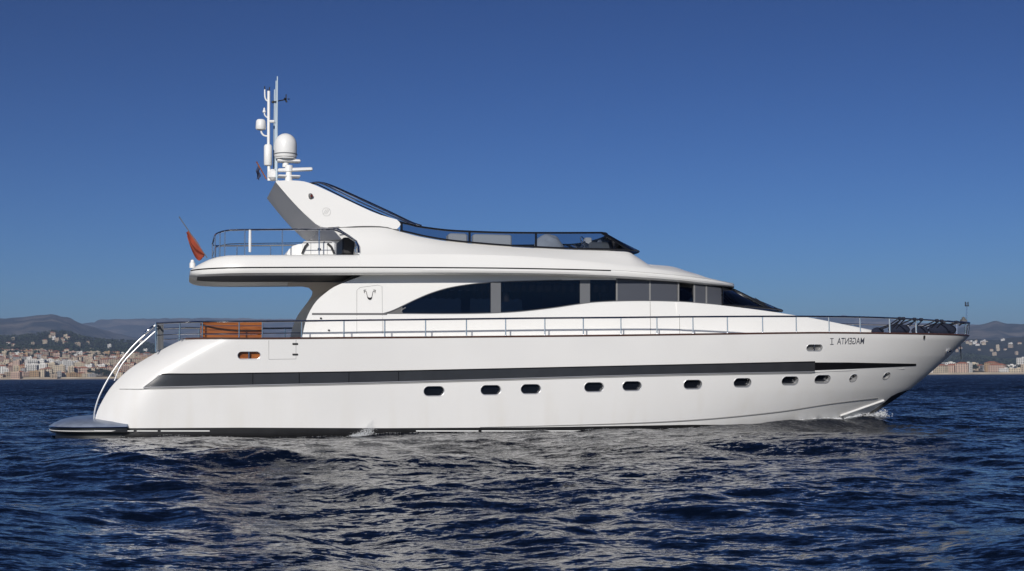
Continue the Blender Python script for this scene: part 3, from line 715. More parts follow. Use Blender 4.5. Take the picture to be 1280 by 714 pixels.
for px in [225, 253, 299, 328] + posts:
    u, v, h = rail_pt(px)
    for s_ in (1, -1):
        mb = MB(); mb.tube([(u, s_ * v, sheer(u)), (u, s_ * v, h)], .022 if px < 1090 else .028, 8); mb.lathe((u, s_ * v, sheer(u) + .05), [(.032, 0), (.03, .015), (.022, .02)], 8)
        mb.build('stanchion', M['steelrail'], rail)
for a in (.30, .62, .88):     # stanchions round the stem
    i = a * (len(nose) - 1); p = nose[int(round(i))]
    for s_ in (1, -1): 
        mb = MB(); mb.tube([(p[0] - .03, s_ * p[1] * .9, sheer(p[0])), (p[0], s_ * p[1], p[2])], .026, 8); mb.build('stanchion', M['steelrail'], rail)
mid = interp([(-12, .24), (-6, .22), (17, .2)])
mb = MB(); mb.tube([(u, -rb(max(u, -10.6)), hr(u) - .36) for u in np.linspace(near[0][0], rail_pt(377)[0], 14)], .016, 6); both(mb, 'mid_rail', M['steelrail'], rail)
u, v, h = rail_pt(195)
for s_ in (1, -1):
    mb = MB(); mb.tube([(u, s_ * v, h - .86), (u, s_ * v, h)], .024, 8); mb.build('gate_post', M['steelrail'], rail)
mb = MB(); mb.tube([(near[0][0], v_, near[0][2]) for v_ in (near[0][1], 0, -near[0][1])], .028, 8); mb.build('aft_crossbar', M['steelrail'], rail)
# jackstaff at the stem
mb = MB(); b_ = P(1208, 405, 0); mb.tube([b_, P(1208.6, 378, 0)], .022, 8); js = mb.build('jackstaff', M['chrome'], Y)
mb = MB(); q = Vector(P(1208.6, 381.5, 0)); mb.tube([q + Vector((-.06, 0, -.04)), q + Vector((-.06, 0, .12))], .02, 6); mb.tube([q + Vector((.05, 0, -.04)), q + Vector((.05, 0, .12))], .02, 6); mb.box(q + Vector((0, 0, -.03)), (.15, .05, .03)); mb.build('staff_fork', M['dark'], js)
mb = MB(); q = Vector(P(1204.5, 402, 0)); mb.box(q, (.2, .22, .17), bev=.03); mb.lathe(q + Vector((0, 0, .08)), [(.06, 0), (.07, .06), (.0, .1)], 10); mb.build('bow_light', M['trim'], Y)

# ---- foredeck trunk and deckhouse
def tkb(u, w_=0):
    x = min(max((u - 2.5) / (14.4 - 2.5), 0), 1); return max(2.42 * (1 - x ** 2.1), .0) - .05 * max(min(w_ - 3, 1.2), 0)
wbot = sinterp([(480, 392), (503, 392), (560, 392.2), (610, 391.5), (650, 389.4), (690, 385), (720, 380.6), (745, 377.6), (780, 376.2), (815, 376), (850, 377), (880, 379.3), (900, 381.2), (940, 386), (978, 391.3), (1020, 398.2), (1060, 406.2), (1100, 414.3), (1112, 418)])
wtop = sinterp([(478, 392.2), (490, 388.5), (505, 381.5), (520, 374.3), (540, 366), (565, 359), (600, 354), (640, 351.8), (700, 350.3), (760, 350), (820, 351.3), (870, 353.8), (905, 357), (960, 362)])
def uf(w_): return 10.0 + (3.98 - w_) * 2.6      # raked windshield
HB0 = 2.42
def hsb(u, w_):
    B = HB0 - .05 * max(min(w_ - 3, 1.2), 0) - .03 * max(w_ - 4.0, 0); f = uf(w_); x = (u - 2.5) / (f - 2.5)
    if x <= 0: return B
    if x >= 1: return 0.
    return B * (1 - x ** 2.3) ** .62
wing = sinterp([(378, 421), (382, 402), (388, 388), (396, 376), (406, 367), (418, 358.5), (436, 351), (452, 345)])
lipy = sinterp([(237, 340), (246, 343), (262, 344), (300, 343.8), (450, 343.3), (600, 343), (700, 344.3), (780, 347.3), (860, 352), (905, 355.5), (925, 357.5)])
dk = lambda u: sheer(u) + .0
def colgrid(xs, top, bot, bf, n=6, deckbot=False):
    g = [[] for _ in range(n + 1)]
    for x in xs:
        a = hit(x, top(x), bf)
        if deckbot: u = a[0]; b = (u, -bf(u, 3.0), sheer(u) - .03)
        else: b = hit(x, bot(x), bf)
        for k in range(n + 1):
            t = k / n
            if deckbot: u = a[0] + (b[0] - a[0]) * t; h = a[2] + (b[2] - a[2]) * t; g[k].append((u, -bf(u, h), h))
            else: g[k].append(hit(x, top(x) + (bot(x) - top(x)) * t, bf))
    return g
IN = lambda d: (lambda p: Vector((0, d if p[1] < 0 else -d, 0)))
soff = lambda x: lipy(x) - 4
mb = MB()
mb.sheet(colgrid([378, 379, 380, 382, 385, 388, 392, 396, 400, 406, 412, 418, 424, 430, 436, 444, 452], lambda x: wing(x), None, hsb, 8, True), IN(.09))
mb.sheet(colgrid(list(np.arange(452, 479, 4)) + [479], soff, None, hsb, 8, True), IN(.09))
mb.sheet(colgrid(list(np.arange(479, 771, 5)) + [771], soff, lambda x: max(wtop(x), soff(x) + 1.5), hsb, 4), IN(.09))
hxs = list(np.arange(479, 850, 5)) + [850]
mb.sheet(colgrid(hxs, wbot, None, hsb, 6, True), IN(.09)); 
house = both(mb, 'deckhouse', M['gelcoat'], Y, smooth=35)
# moulded frame that carries the far side of the overhang down to the bulwark
fr = [(360, 358.6), (378, 358.4), (386, 360), (390.5, 364.5), (390, 369), (385, 377), (376, 389), (370, 402), (366.5, 421), (384, 421), (390, 404), (398, 388), (410, 374), (424, 362), (436, 354), (400, 353), (360, 353.6)]
for sd in (1, -1):
    mb = MB(); q = [at(x, y, 2.40) for x, y in fr]; m_ = len(q)
    A_ = [(a, sd * 2.32, b) for a, b in q]; B_ = [(a, sd * 2.40, b) for a, b in q]
    if sd < 0:      # the near frame stops below the overhang so that only its edge shows
        continue
    mb.add(A_, [tuple(range(m_))]); mb.add(B_, [tuple(range(m_))[::-1]]); mb.grid([A_, B_], wrap=True); mb.build('aft_frame', M['warmgrey'], house, smooth=0)
# coachroof: side wall and cambered top running to the foredeck
g = []
ptop = [hit(x, wbot(x), tkb) for x in list(np.arange(846, 1108, 6))]
tkw = sinterp([(p[0], p[2]) for p in ptop]); u0, u1 = ptop[0][0], ptop[-1][0] + .25
rows = []
for k in range(61):
    u = u0 + (u1 - u0) * k / 60; wt = max(tkw(u), sheer(u) - .02) if k < 60 else sheer(u) - .03; B = tkb(u, wt); wd = sheer(u) - .04; bd = tkb(u, wd)
    near_ = [(u, -bd, wd), (u, -(bd * .6 + B * .4), wd + (wt - wd) * .4), (u, -B - .0, wd + (wt - wd) * .86), (u, -B + .03, wt - .012), (u, -B + .12, wt + .005), (u, -B * .6, wt + .06 * B / 2.4), (u, -B * .3, wt + .09 * B / 2.4), (u, 0, wt + .10 * B / 2.4)]
    rows.append(near_ + [(a, -b, c_) for a, b, c_ in near_[:-1][::-1]])
mb = MB(); mb.grid(rows); mb.add(rows[0], [tuple(range(len(rows[0])))]); mb.build('coachroof', M['gelcoat'], house, smooth=35)

# saloon glazing
def pane(name, x0, x1, m, off=.0, top=wtop, bot=wbot, th=.02, step=6):
    xs = list(np.arange(x0, x1, step)) + [x1]; g = colgrid(xs, top, bot, hsb, 5)
    g = [[(a, b - off, c_) for a, b, c_ in r] for r in g]; 
    for sd in (1, -1):
        q = MB(); q.sheet([[(a, b * sd, c_) for a, b, c_ in r] for r in g], IN(th)); q.build(name, m, house, smooth=30)
def tcut(x): return max(wtop(x), lipy(x) - 4)
GS = [('saloon_window', 503, 613.5, M['glass']), ('saloon_window', 626, 725, M['glass']), ('saloon_window', 737.5, 771, M['glass']), ('saloon_window', 849, 868, M['glass'])]
for nm_, a, b, m_ in GS: pane(nm_, a, b, m_, -.02, top=wtop if a < 771 else soff)
for a, b in ((613.5, 626), (725, 737.5)): pane('window_pillar', a, b, M['pillar'], .004, top=wtop, th=.06)
for a, b in ((771, 812), (813, 846.5), (868.5, 882), (884, 902)): pane('shaded_window', a, b, M['greypanel'], -.01, top=soff)
for x in (771, 812.4, 848, 868, 883): pane('mullion', x - .9, x + .9, M['seam'], .008, top=soff, th=.05, step=2)
pane('window_corner', 484, 503, M['trim'], -.01, th=.03, step=4)
mb = MB(); c_ = [hit(x, wtop(x), hsb) for x in range(480, 706, 6)]; mb.tube([Vector(p) + Vector((0, -.01, 0)) for p in c_], .014, 6)
c_ = [hit(x, wbot(x), hsb) for x in range(480, 902, 6)]; mb.tube([Vector(p) + Vector((0, -.008, 0)) for p in c_], .012, 6)
q = [hit(x, y, hsb) for x, y in ((507, 384.5), (502.5, 387), (501.5, 389.5), (503, 392))]; mb.tube([Vector(p) + Vector((0, -.012, 0)) for p in q], .02, 6)
both(mb, 'window_trim', M['pillar'], house)
mb = MB(); mb.sheet(colgrid(list(np.arange(390, 484, 6)) + [484], lambda x: 391.4, lambda x: 393.8, lambda u, w_: hsb(u, w_) + .006, 1), IN(.03)); both(mb, 'side_groove', M['trim'], house)
# windshield wrapping round the front
wr = []
A0 = None
for k in range(9):
    t = k / 8; row = []
    a0 = hit(903, wtop(903) + (wbot(903) - wtop(903)) * t, hsb)
    for j in range(31):
        s = j / 30
        # angle-like parameter from the side pane to the centreline
        w0 = a0[2]; wc = 4.80 + (4.02 - 4.80) * t
        h = w0 + (wc - w0) * s; f = uf(h); x0 = min((a0[0] - 2.5) / (uf(w0) - 2.5), .999)
        an_ = math.asin(x0) + (math.pi / 2 - math.asin(x0)) * s; x = math.sin(an_); u = 2.5 + (f - 2.5) * x
        row.append((u, -hsb(u, h) if s < 1 else 0, h))
    wr.append(row + [(a, -b, c_) for a, b, c_ in row[:-1][::-1]])
mb = MB(); mb.grid(wr); ws = mb.build('windshield', M['wsglass'], house, smooth=40)
mb = MB()
OUT = lambda p, d=.01: Vector(p) + Vector((.01, -d if p[1] < 0 else d, d))
mb.tube([OUT(p) for p in wr[0]], .05, 8); mb.tube([OUT(p) for p in wr[-1]], .035, 8)
for j in (13, 15, 30, 45, 47): mb.tube([OUT(r[j]) for r in wr], .045, 8)
for j in (0, 60): mb.tube([OUT(r[j]) for r in wr], .02, 8)
mb.build('windshield_frame', M['blackframe'], ws)
mb = MB()
for j in (15, 45):
    mb = MB(); mb.tube([OUT(wr[8][j], .03), OUT(wr[4][j + 6], .04)], .012, 6); mb.build('wiper', M['dark'], ws)
# inside: sole, bulkheads, dash, curtains pelmet
mb = MB(); ui0, ui1 = at(440, 390, -2.3)[0], 7.0
mb.box(((ui0 + 7) / 2, 0, 3.02), (7 - ui0, 4.5, .05)); mb.box((ui0, 0, 3.95), (.06, 4.5, 1.8))
ua_ = at(693, 370, -2)[0]; mb.box((ua_ + .9, .9, 3.95), (1.8, 2.7, 1.8)); mb.box((3.9, .6, 3.8), (2.4, 1.6, 1.6)); mb.box((6.4, 0, 3.75), (1.6, 3.2, .6)); mb.build('saloon_joinery', M['interior'], house, smooth=0)
mb = MB()
for s_ in (-1, 1):
    xs_ = np.linspace(at(520, 370, -2.2)[0], at(771, 370, -2.2)[0], 120)
    mb.grid([[(x, s_ * (2.2 + .04 * math.sin(i * 1.3)), 4.78 - .0) for i, x in enumerate(xs_)], [(x, s_ * (2.2 + .04 * math.sin(i * 1.3)), 4.5 + .03 * math.sin(i * 1.3)) for i, x in enumerate(xs_)]])
mb.build('curtain_pelmet', M['interior'], house)
mb = MB(); u, h = at(761, 371, -1.6); mb.box((u, -1.5, h), (.7, .4, .4), bev=.08); mb.build('saloon_chair', mat('dark_red_leather', (.10, .012, .012), .5), house)
mb = MB(); u, h = at(632, 371, -1.8); mb.lathe((u, -1.8, h - .16), [(.14, 0), (.09, .3)], 12); mb.build('table_lamp', M['beige'], house)
mb = MB()
for x in np.arange(541, 770, 5.2):
    if wtop(x) > 357: continue
    q = P(x, 361 + (x % 3 - 1) * .3, -2.14); mb.lathe(q, [(0, -.035), (.028, -.01), (.028, .02), (0, .035)], 6)
mb.build('pelmet_fringe', M['beige'], house)
# side door outline and grab handle
mb = MB()
for x, y0 in ((812.6, 377), (849, 378)):
    mb.tube([Vector(hit(x + .6 * (y - y0) / 40, y, lambda a, b: hsb(a, b))) + Vector((0, -.004, 0)) for y in np.linspace(y0, 418, 8)], .009, 5)
for pts in (((446, 395), (446, 363), (450, 359.5), (472, 356.5), (477.5, 358), (478, 395)), ((446, 397), (446, 417)), ((478, 397), (478, 417))):
    mb.tube([Vector(hit(x, y, hsb)) + Vector((0, -.002, 0)) for x, y in pts], .005, 5)
mb.build('door_outline', M['seam'], house)
# ram emblem on the engine-room door
mb = MB()
def stroke(pts, r, sub=5): mb.tube([Vector(hit(x, y, hsb)) + Vector((0, -.012, 0)) for x, y, _ in [tuple(q) for q in smooth_curve(pts, sub)]], r, 6)
stroke([(459.5, 372.5), (458.5, 368), (457.6, 364.5), (455.2, 364.2), (455.6, 366.5)], .008); stroke([(464.5, 372.5), (465.5, 368), (466.4, 364.5), (468.8, 364.2), (468.4, 366.5)], .008)
stroke([(455.2, 364.2), (454.8, 362.8), (457.5, 362.5)], .007); stroke([(468.8, 364.2), (469.2, 362.8), (466.5, 362.5)], .007)
q = [Vector(hit(x, y, hsb)) + Vector((0, -.012, 0)) for x, y in ((459.3, 371.5), (461, 372.6), (463, 372.6), (464.7, 371.5), (463.8, 373.6), (462, 374.6), (460.2, 373.6))]; q = [p + Vector((0, -.012, 0)) for p in q]; mb.add(q, [tuple(range(7))]); mb.tube(q + q[:1], .012, 5); mb.build('ram_emblem', M['dark'], house)
# small deck lights on the house side
mb = MB()
for x, y in ((401, 398), (411, 413)): p = Vector(hit(x, y, hsb)); mb.box(p + Vector((0, -.02, 0)), (.06, .05, .05), bev=.01)
mb.build('deck_light', M['dark'], house)

# ---- flybridge moulding
def ftab(pts, v): return sinterp(sorted([at(x, y, v) for x, y in pts]))
VF = -2.95
US = at(237.5, 340, -1.2)[0]; UF = 8.05
lipw = ftab([(237, 339.5), (243, 342), (255, 343.6), (300, 343.8), (450, 343.3), (600, 342.9), (700, 344.2), (780, 347)], VF)
lip2 = sinterp([(at(780, 347, VF)[0], at(780, 347, VF)[1]), (5, 4.88), (6.5, 4.82), (UF, 4.83)])
U78 = at(780, 347, VF)[0]
LIP = lambda u: lipw(u) if u < U78 else lip2(u)
grv = ftab([(230, 335), (400, 334.4), (520, 334.6), (640, 335.6), (765, 338)], VF); UG = at(765, 338, VF)[0]
GRV = lambda u: grv(u) if u < UG else grv(UG) + (4.90 - grv(UG)) * min(1, (u - UG) / (UF - UG)) ** 1.2
flr = ftab([(237, 334), (243, 331), (250, 327.5), (265, 321.5), (280, 318.8), (300, 318.2), (445, 318)], -2.8)
rdg = ftab([(445, 318), (560, 317.8), (640, 320), (720, 325.5), (790, 332)], -2.75)
cmg = ftab([(440, 283.5), (480, 283.3), (497, 287.5), (515, 292.5), (530, 296), (560, 301), (600, 305), (640, 308), (700, 311), (785, 313.2), (796, 316), (808, 322), (820, 329)], -2.4)
U0 = at(449, 318, -2.75)[0]; UC = at(787, 313, -2.4)[0]; UE = at(822, 330, -2.4)[0]
roofc = sinterp([(UE - .6, cmg(UE) + .16), (UE, cmg(UE) + .11), (5.25, 5.54), (5.83, 5.43), (6.42, 5.30), (7.16, 5.09), (UF, 4.90)])
def Bf(u):
    b = 2.95
    d = u - US
    if d < 1.7: q = 1 - max(d, 0) / 1.7; b -= 1.35 * (1 - math.sqrt(max(0, 1 - q * q)))
    x = (u + 1.0) / (UF + 1.0)
    if x > 0: b *= max(0, 1 - x ** 2.9) ** .62
    return b
FL = 5.5
def fly_section(u, coam):
    B = Bf(u); k = min(1, B / 1.6); wl = LIP(u); wg = max(GRV(u), wl + .06); hgt = wg - wl
    P_ = [(max(B - .42 * k, 0), wl + .16), (max(B - .36 * k, 0), wl + .03), (B - .26 * k, wl), (B - .12 * k, wl + .015), (B - .035 * k, wl + hgt * .28), (B, wl + hgt * .6), (B - .005 * k, wg - .018), (B - .03 * k, wg - .006), (B - .03 * k, wg + .012), (B - .008 * k, wg + .024)]
    if u < U0: 
        top = max(flr(u), wg + .03); P_ += [(B - .05 * k, wg + (top - wg) * .5), (B - .16 * k, wg + (top - wg) * .85), (B - .30 * k, top - .006), (B - .40 * k, top), (B - .6 * k, top - .01), (B - .7 * k, top - .02), (B - .8 * k, top - .02), (B * .4, top - .015), (0, top - .01)]
    else:
        u79 = at(790, 332, -2.75)[0]
        wr_ = rdg(u) if u < u79 else rdg(u79) + (4.875 - rdg(u79)) * min(1, (u - u79) / (UF - u79)) ** 1.15
        wr_ = max(wr_, wg + .03); k2 = min(max((u - UC) / (UF - UC), 0), 1)
        wc = cmg(u) if u < UE else roofc(u) - .11 * (1 - k2 * .6)
        wc = max(wc, wr_ + .012); e = .55 + .5 * k2
        P_ += [(B - .06 * k, wg + (wr_ - wg) * .5), (B - .13 * k, wr_ - .01), (B - .155 * k, wr_ + .01), (B - (.16 + e * .5) * k, wr_ + (wc - wr_) * .55), (B - (.14 + e) * k, wc - .03 * (1 - k2)), (B - (.2 + e) * k, wc)]
        if u < UC: P_ += [(B - (.28 + e) * k, wc - .01), (B - (.3 + e) * k, FL)] + [(0, FL)]
        else: P_ += [(max(B - (.5 + e) * k, B * .4), wc + .04 * (1 - k2 * .6)), (B * .3, wc + .09 * (1 - k2 * .6))] + [(0, wc + .11 * (1 - k2 * .6))]
    return [(u, -max(b, 0), h) for b, h in P_]
su = [US + d for d in (0, .03, .1, .2, .35, .55, .8, 1.1, 1.4, 1.7, 2.1)] + list(np.linspace(US + 2.4, U0 - .001, 16)) + [U0 + .001] + list(np.linspace(U0 + .1, UC - .01, 46)) + [UC + .02] + list(np.linspace(UC + .1, UE - .01, 8)) + [UE + .02] + list(np.linspace(UE + .1, UF - .4, 26)) + [UF - d for d in (.3, .22, .15, .1, .06, .03, .012)]
secs = [fly_section(u, 0) for u in su]; nn = len(secs[0]); assert all(len(s) == nn for s in secs), [len(s) for s in secs]
loops = [[(s[0][0], 0, s[0][2])] + s + [(a, -b, c_) for a, b, c_ in s[:-1][::-1]] for s in secs]
mb = MB(); mb.grid(loops, wrap=True); mb.f.append(tuple(range(len(loops[0])))); mb.f.append(tuple(len(loops[0]) * (len(loops) - 1) + i for i in range(len(loops[0])))[::-1]); mb.mi += [0, 0]
fly = mb.build('flybridge', M['gelcoat'], Y, smooth=32)
# dark soffit over the aft deck
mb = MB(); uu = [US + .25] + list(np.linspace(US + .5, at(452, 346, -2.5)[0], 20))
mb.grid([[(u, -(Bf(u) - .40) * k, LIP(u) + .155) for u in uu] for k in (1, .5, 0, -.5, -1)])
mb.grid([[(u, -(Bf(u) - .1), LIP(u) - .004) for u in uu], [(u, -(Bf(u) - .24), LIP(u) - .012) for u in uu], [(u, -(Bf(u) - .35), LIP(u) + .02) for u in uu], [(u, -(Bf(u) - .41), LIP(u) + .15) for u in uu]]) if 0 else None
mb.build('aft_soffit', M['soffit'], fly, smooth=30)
mb = MB(); mb.tube([(u, -Bf(u) - .002, GRV(u) + .004) for u in list(np.linspace(US + .02, US + 2, 20)) + list(np.linspace(US + 2.3, UG, 40))], .017, 6); both(mb, 'groove_line', M['blackframe'], fly)
# bulwark wing aft of the coaming (both sides), trimmed with a steel pipe
def flyb(u, w_):
    # the sloping coaming side: interpolate the section
    s = fly_section(max(u, U0 + .01), 0); hs = [p[2] for p in s[8:16]]; bs = [-p[1] for p in s[8:16]]
    return float(np.interp(w_, hs, bs))
mb = MB(); xs_ = [421, 426, 431, 436, 441, 446, 449.5]
mb.sheet(colgrid(xs_, lambda x: 284.2, interp([(421, 285.2), (436, 295), (446, 303), (449.5, 317)]), flyb, 4), IN(.12)); both(mb, 'bulwark_wing', M['gelcoat'], fly, smooth=30)
mb = MB(); mb.tube([Vector(hit(x, y, flyb)) + Vector((0, -.01, 0)) for x, y in ((416, 285.5), (421, 286), (436, 295.5), (445, 302), (448.5, 309), (448.6, 317))], .045, 8); both(mb, 'bulwark_trim', M['chrome'], fly)
# joint line under the arch foot: its seam shadow, drawn as a grey tube
mb = MB(); mb.tube([Vector(hit(x, y, flyb)) + Vector((0, -.012, .0)) for x, y in ((410, 285.3), (430, 284), (450, 283.4), (470, 283.6), (490, 285.6), (499, 288.2))], .028, 6); both(mb, 'arch_seam_shadow', M['trim'], fly)
# fly windscreen
gt = sinterp([(498, 277.5), (512, 280.6), (525, 283.6), (560, 288), (600, 290), (640, 291), (700, 291.2), (752, 291)])
gb = sinterp([(498, 288.8), (515, 292.4), (530, 296), (560, 301), (600, 305), (640, 308), (700, 311), (752, 312.3)])
def fgb(u, w_): return Bf(u) - .76
sx = list(np.arange(500, 752, 7)) + [752]
side_t = [hit(x, gt(x), fgb) for x in sx]; side_b = [hit(x, gb(x), fgb) for x in sx]
def front(pt, ufr):
    u, v, h = pt; return [(u + (ufr - u) * math.sin(a), v * math.cos(a), h) for a in np.linspace(0, math.pi / 2, 12)]
cb = hit(787, 313, fgb); bt_ = side_b + [hit(x, 313 - (787 - x) * .02, fgb) for x in (762, 774, 787)]
tp_ = side_t
# side panes
mb = MB(); g = [[tuple(Vector(a).lerp(Vector(b), k / 3)) for a, b in zip(side_t, side_b)] for k in range(4)]; mb.grid(g); fw = both(mb, 'fly_windscreen', M['flyglass'], fly, smooth=40)
# raked front pane
ft = front(side_t[-1], side_t[-1][0] + .55); fb = front(bt_[-1], bt_[-1][0] + .75)
fb = [(a, b, c_ + .05 * i / 11) for i, (a, b, c_) in enumerate(fb)]
ft2 = ft + [(a, -b, c_) for a, b, c_ in ft[:-1][::-1]]; fb2 = fb + [(a, -b, c_) for a, b, c_ in fb[:-1][::-1]]
mb = MB(); mb.grid([ft2, [tuple(Vector(a).lerp(Vector(b), .5)) for a, b in zip(ft2, fb2)], fb2]); 
tri = [side_t[-1], side_b[-1], bt_[-1]]; mb.add(tri, [(0, 1, 2)]); mb.add([(a, -b, c_) for a, b, c_ in tri], [(0, 1, 2)]); mb.build('front_pane', M['flyglass'], fw, smooth=40)
mb = MB()
mb.tube(side_t, .035, 6); mb.tube([Vector(p) + Vector((0, -.01, .02)) for p in bt_], .035, 6)
for x in (502, 587, 670): mb.tube([hit(x, gt(x), fgb), hit(x, gb(x), fgb)], .038, 6)
mb.tube([side_t[-1], bt_[-1]], .04, 6); mb.tube([ft[6], fb[6]], .03, 6)
mb.tube(ft, .028, 6); mb.tube(fb, .025, 6); both(mb, 'screen_frame', M['blackframe'], fw)

# ---- radar arch
atop = sinterp([(345, 226.2), (360, 225.6), (378, 226.6), (392, 230.8), (410, 238.8), (440, 253.2), (470, 266.8), (490, 272.8), (497, 275.2), (500.5, 280)])
abot = sinterp([(345, 226.6), (352, 235), (365, 250), (378, 263.6), (390, 274.6), (402, 283.6), (420, 284.4), (450, 282.6), (480, 283.2), (495, 286.8), (500.5, 281)])
def ab(u, w_): return 2.27 - .16 * (w_ - 6.4)
xs_ = [345, 347, 350, 354, 358, 363, 368, 374, 380, 386, 392, 398, 404, 411, 418, 426, 435, 445, 455, 465, 475, 485, 491, 496, 499, 500.5]
mb = MB(); mb.sheet(colgrid(xs_, atop, abot, ab, 6), IN(.34)); arch = both(mb, 'radar_arch', M['gelcoat'], Y, smooth=35)
mb = MB(); 
br = [hit(x, atop(x), ab) for x in (352, 356, 360, 370, 378, 386, 392, 398)]
g = [[(u, -(abs(v) - .02) * k, h - .01 + .05 * (1 - k * k)) for u, v, h in br] for k in np.linspace(1, -1, 11)]
mb.sheet(g, (.05, 0, -.12)); mb.build('arch_top', M['gelcoat'], arch, smooth=35)
ap = [hit(x, abot(x), ab) for x in (345, 349, 354, 360, 367, 374, 381, 388, 395, 402)]
g = [[(u - .012, -(abs(v) - .02) * k if k > 0 else -(abs(v) + .012) * k, h - .014) for u, v, h in ap] for k in np.linspace(1, -1, 9)]
mb = MB(); mb.sheet(g, (.09, 0, .05)); mb.build('arch_aft_panel', M['gelcoat'], arch, smooth=35)
# navigation light and round badge on the arch
mb = MB(); p = Vector(hit(388, 245.5, ab)); mb.lathe(p + Vector((0, -.03, -.07)), [(0, -.03), (.05, 0), (.07, .07), (.06, .14), (0, .17)], 12); nl = mb.build('navigation_light', M['trim'], arch)
mb = MB(); mb.lathe(p + Vector((.03, -.075, -.03)), [(0, -.02), (.04, .0), (.045, .06), (0, .09)], 10); mb.build('red_lens', mat('red_lens', (.12, .012, .008), .2), nl)
mb = MB(); R_ = .13
cN = Vector(hit(408, 265, ab))
ringp = [cN + Vector((R_ * math.cos(a), -.006 , R_ * math.sin(a) * 1.0)) for a in np.linspace(0, 6.2832, 25)]
ringp = [Vector((q.x, -ab(q.x, q.z) - .006, q.z)) for q in ringp]; mb.tube(ringp, .006, 5)
for k in (-.05, 0, .05):
    a, b = cN + Vector((-.05 + k, 0, -.07)), cN + Vector((.04 + k, 0, .08)); mb.tube([Vector((q.x, -ab(q.x, q.z) - .006, q.z)) for q in (a, b)], .008, 5)
mb.build('round_badge', M['seamlight'], arch)
# dark tubes running from the arch down to the windscreen
for i, (v, pts) in enumerate(((-1.75, [(386, 231.5), (392, 229.5), (402, 233), (440, 252), (480, 269.5), (500, 277), (515, 281)]), (-.9, [(387, 229), (396, 228.3), (408, 232), (440, 248), (480, 266), (505, 276.5), (520, 281)]), (.3, [(390, 228.5), (400, 228), (412, 232), (445, 247), (485, 265.5), (510, 277), (524, 281.5)]), (1.4, [(393, 229), (400, 228), (415, 232), (450, 247.5), (490, 266), (514, 277.5), (527, 282)]))):
    mb = MB(); mb.tube(smooth_curve([P(x, y, v) for x, y in pts], 5), .022, 8); mb.build('awning_tube', M['blackframe'] if i in (0, 3) else M['chrome'], arch)

# ---- mast and aerials on the arch
mp_ = MB(); V0 = 0.
mp_.tube([P(336.5, 226, V0), P(336, 206, V0), P(335.7, 180, V0), P(336, 114, V0)], lambda q: .06 if q < .3 else .05, 10); mast = mp_.build('mast', M['white'], Y)
mb = MB(); b1, t1 = Vector(P(335, 207, V0)), Vector(P(335, 181, V0)); hgt = t1.z - b1.z; mb.lathe(b1, [(0, 0), (.11, 0), (.135, .03), (.135, hgt - .05), (.10, hgt), (0, hgt + .01)], 18); mb.build('aerial_housing', M['white'], mast)
mb = MB(); c0 = Vector(P(326, 161.5, V0)); mb.lathe(c0, [(0, -.02), (.14, -.02), (.17, .02), (.155, .26), (.12, .31), (0, .325)], 18); mb.build('small_dome', M['white'], mast)
for pts_, r_ in (([(326.5, 162), (327, 166), (330, 169.5), (335.5, 170.5)], .03), ([(330.4, 139), (331, 144), (334, 147), (336, 147.5)], .022), ([(331, 112), (331.2, 121), (333, 125.5), (336, 126.5)], .024), ([(336, 152), (343, 152)], .05)):
    mb = MB(); mb.tube(smooth_curve([P(x, y, V0) for x, y in pts_], 5), r_, 8); mb.build('bracket', M['white'], mast)
mb = MB(); mb.lathe(P(330.3, 140, V0), [(0, -.02), (.05, -.02), (.055, .02), (.03, .07), (.028, .12), (0, .15)], 12); mb.build('gps_mushroom', M['white'], mast)
mb = MB(); mb.tube([P(331, 112, V0), P(330.8, 108, V0)], .018, 6); mb.tube([P(336.5, 114, V0), P(337, 109, V0)], .018, 6); mb.tube([P(335, 114, V0), P(334.6, 111, V0)], .012, 6); mb.build('mast_tip', M['dark'], mast)
for dv, x0, y0, y1 in ((-.25, 346.2, 226, 95.5), (.05, 344.6, 226, 101), (.3, 342.6, 226, 112)):
    mb = MB(); mb.tube([P(x0 - .4, y0, dv), P(x0, (y0 + y1) / 2, dv), P(x0 + .6, y1, dv)], lambda q: .032 - .014 * q, 7); mb.build('whip_aerial', mat('pale_blue_fibreglass', (.42, .52, .60), .4), mast)
mb = MB(); mb.tube([P(341.5, 128, V0), P(347, 126.5, V0), P(357, 124.5, V0)], .02, 6); mb.tube([P(357, 124.5, V0), P(358.5, 128, V0)], .03, 6)
q = Vector(P(357.6, 121.5, V0)); mb.tube([q - Vector((0, 0, .1)), q + Vector((0, 0, .09))], .018, 6)
for a in (0, 2.1, 4.2): mb.lathe(q + Vector((.09 * math.cos(a), .09 * math.sin(a), -.06)), [(0, -.03), (.035, 0), (0, .03)], 8); mb.tube([q - Vector((0, 0, .06)), q + Vector((.09 * math.cos(a), .09 * math.sin(a), -.06))], .008, 5)
mb.lathe(P(341.3, 127.6, V0), [(0, -.05), (.05, -.03), (.05, .03), (0, .05)], 10); mb.build('wind_vane', M['dark'], mast)
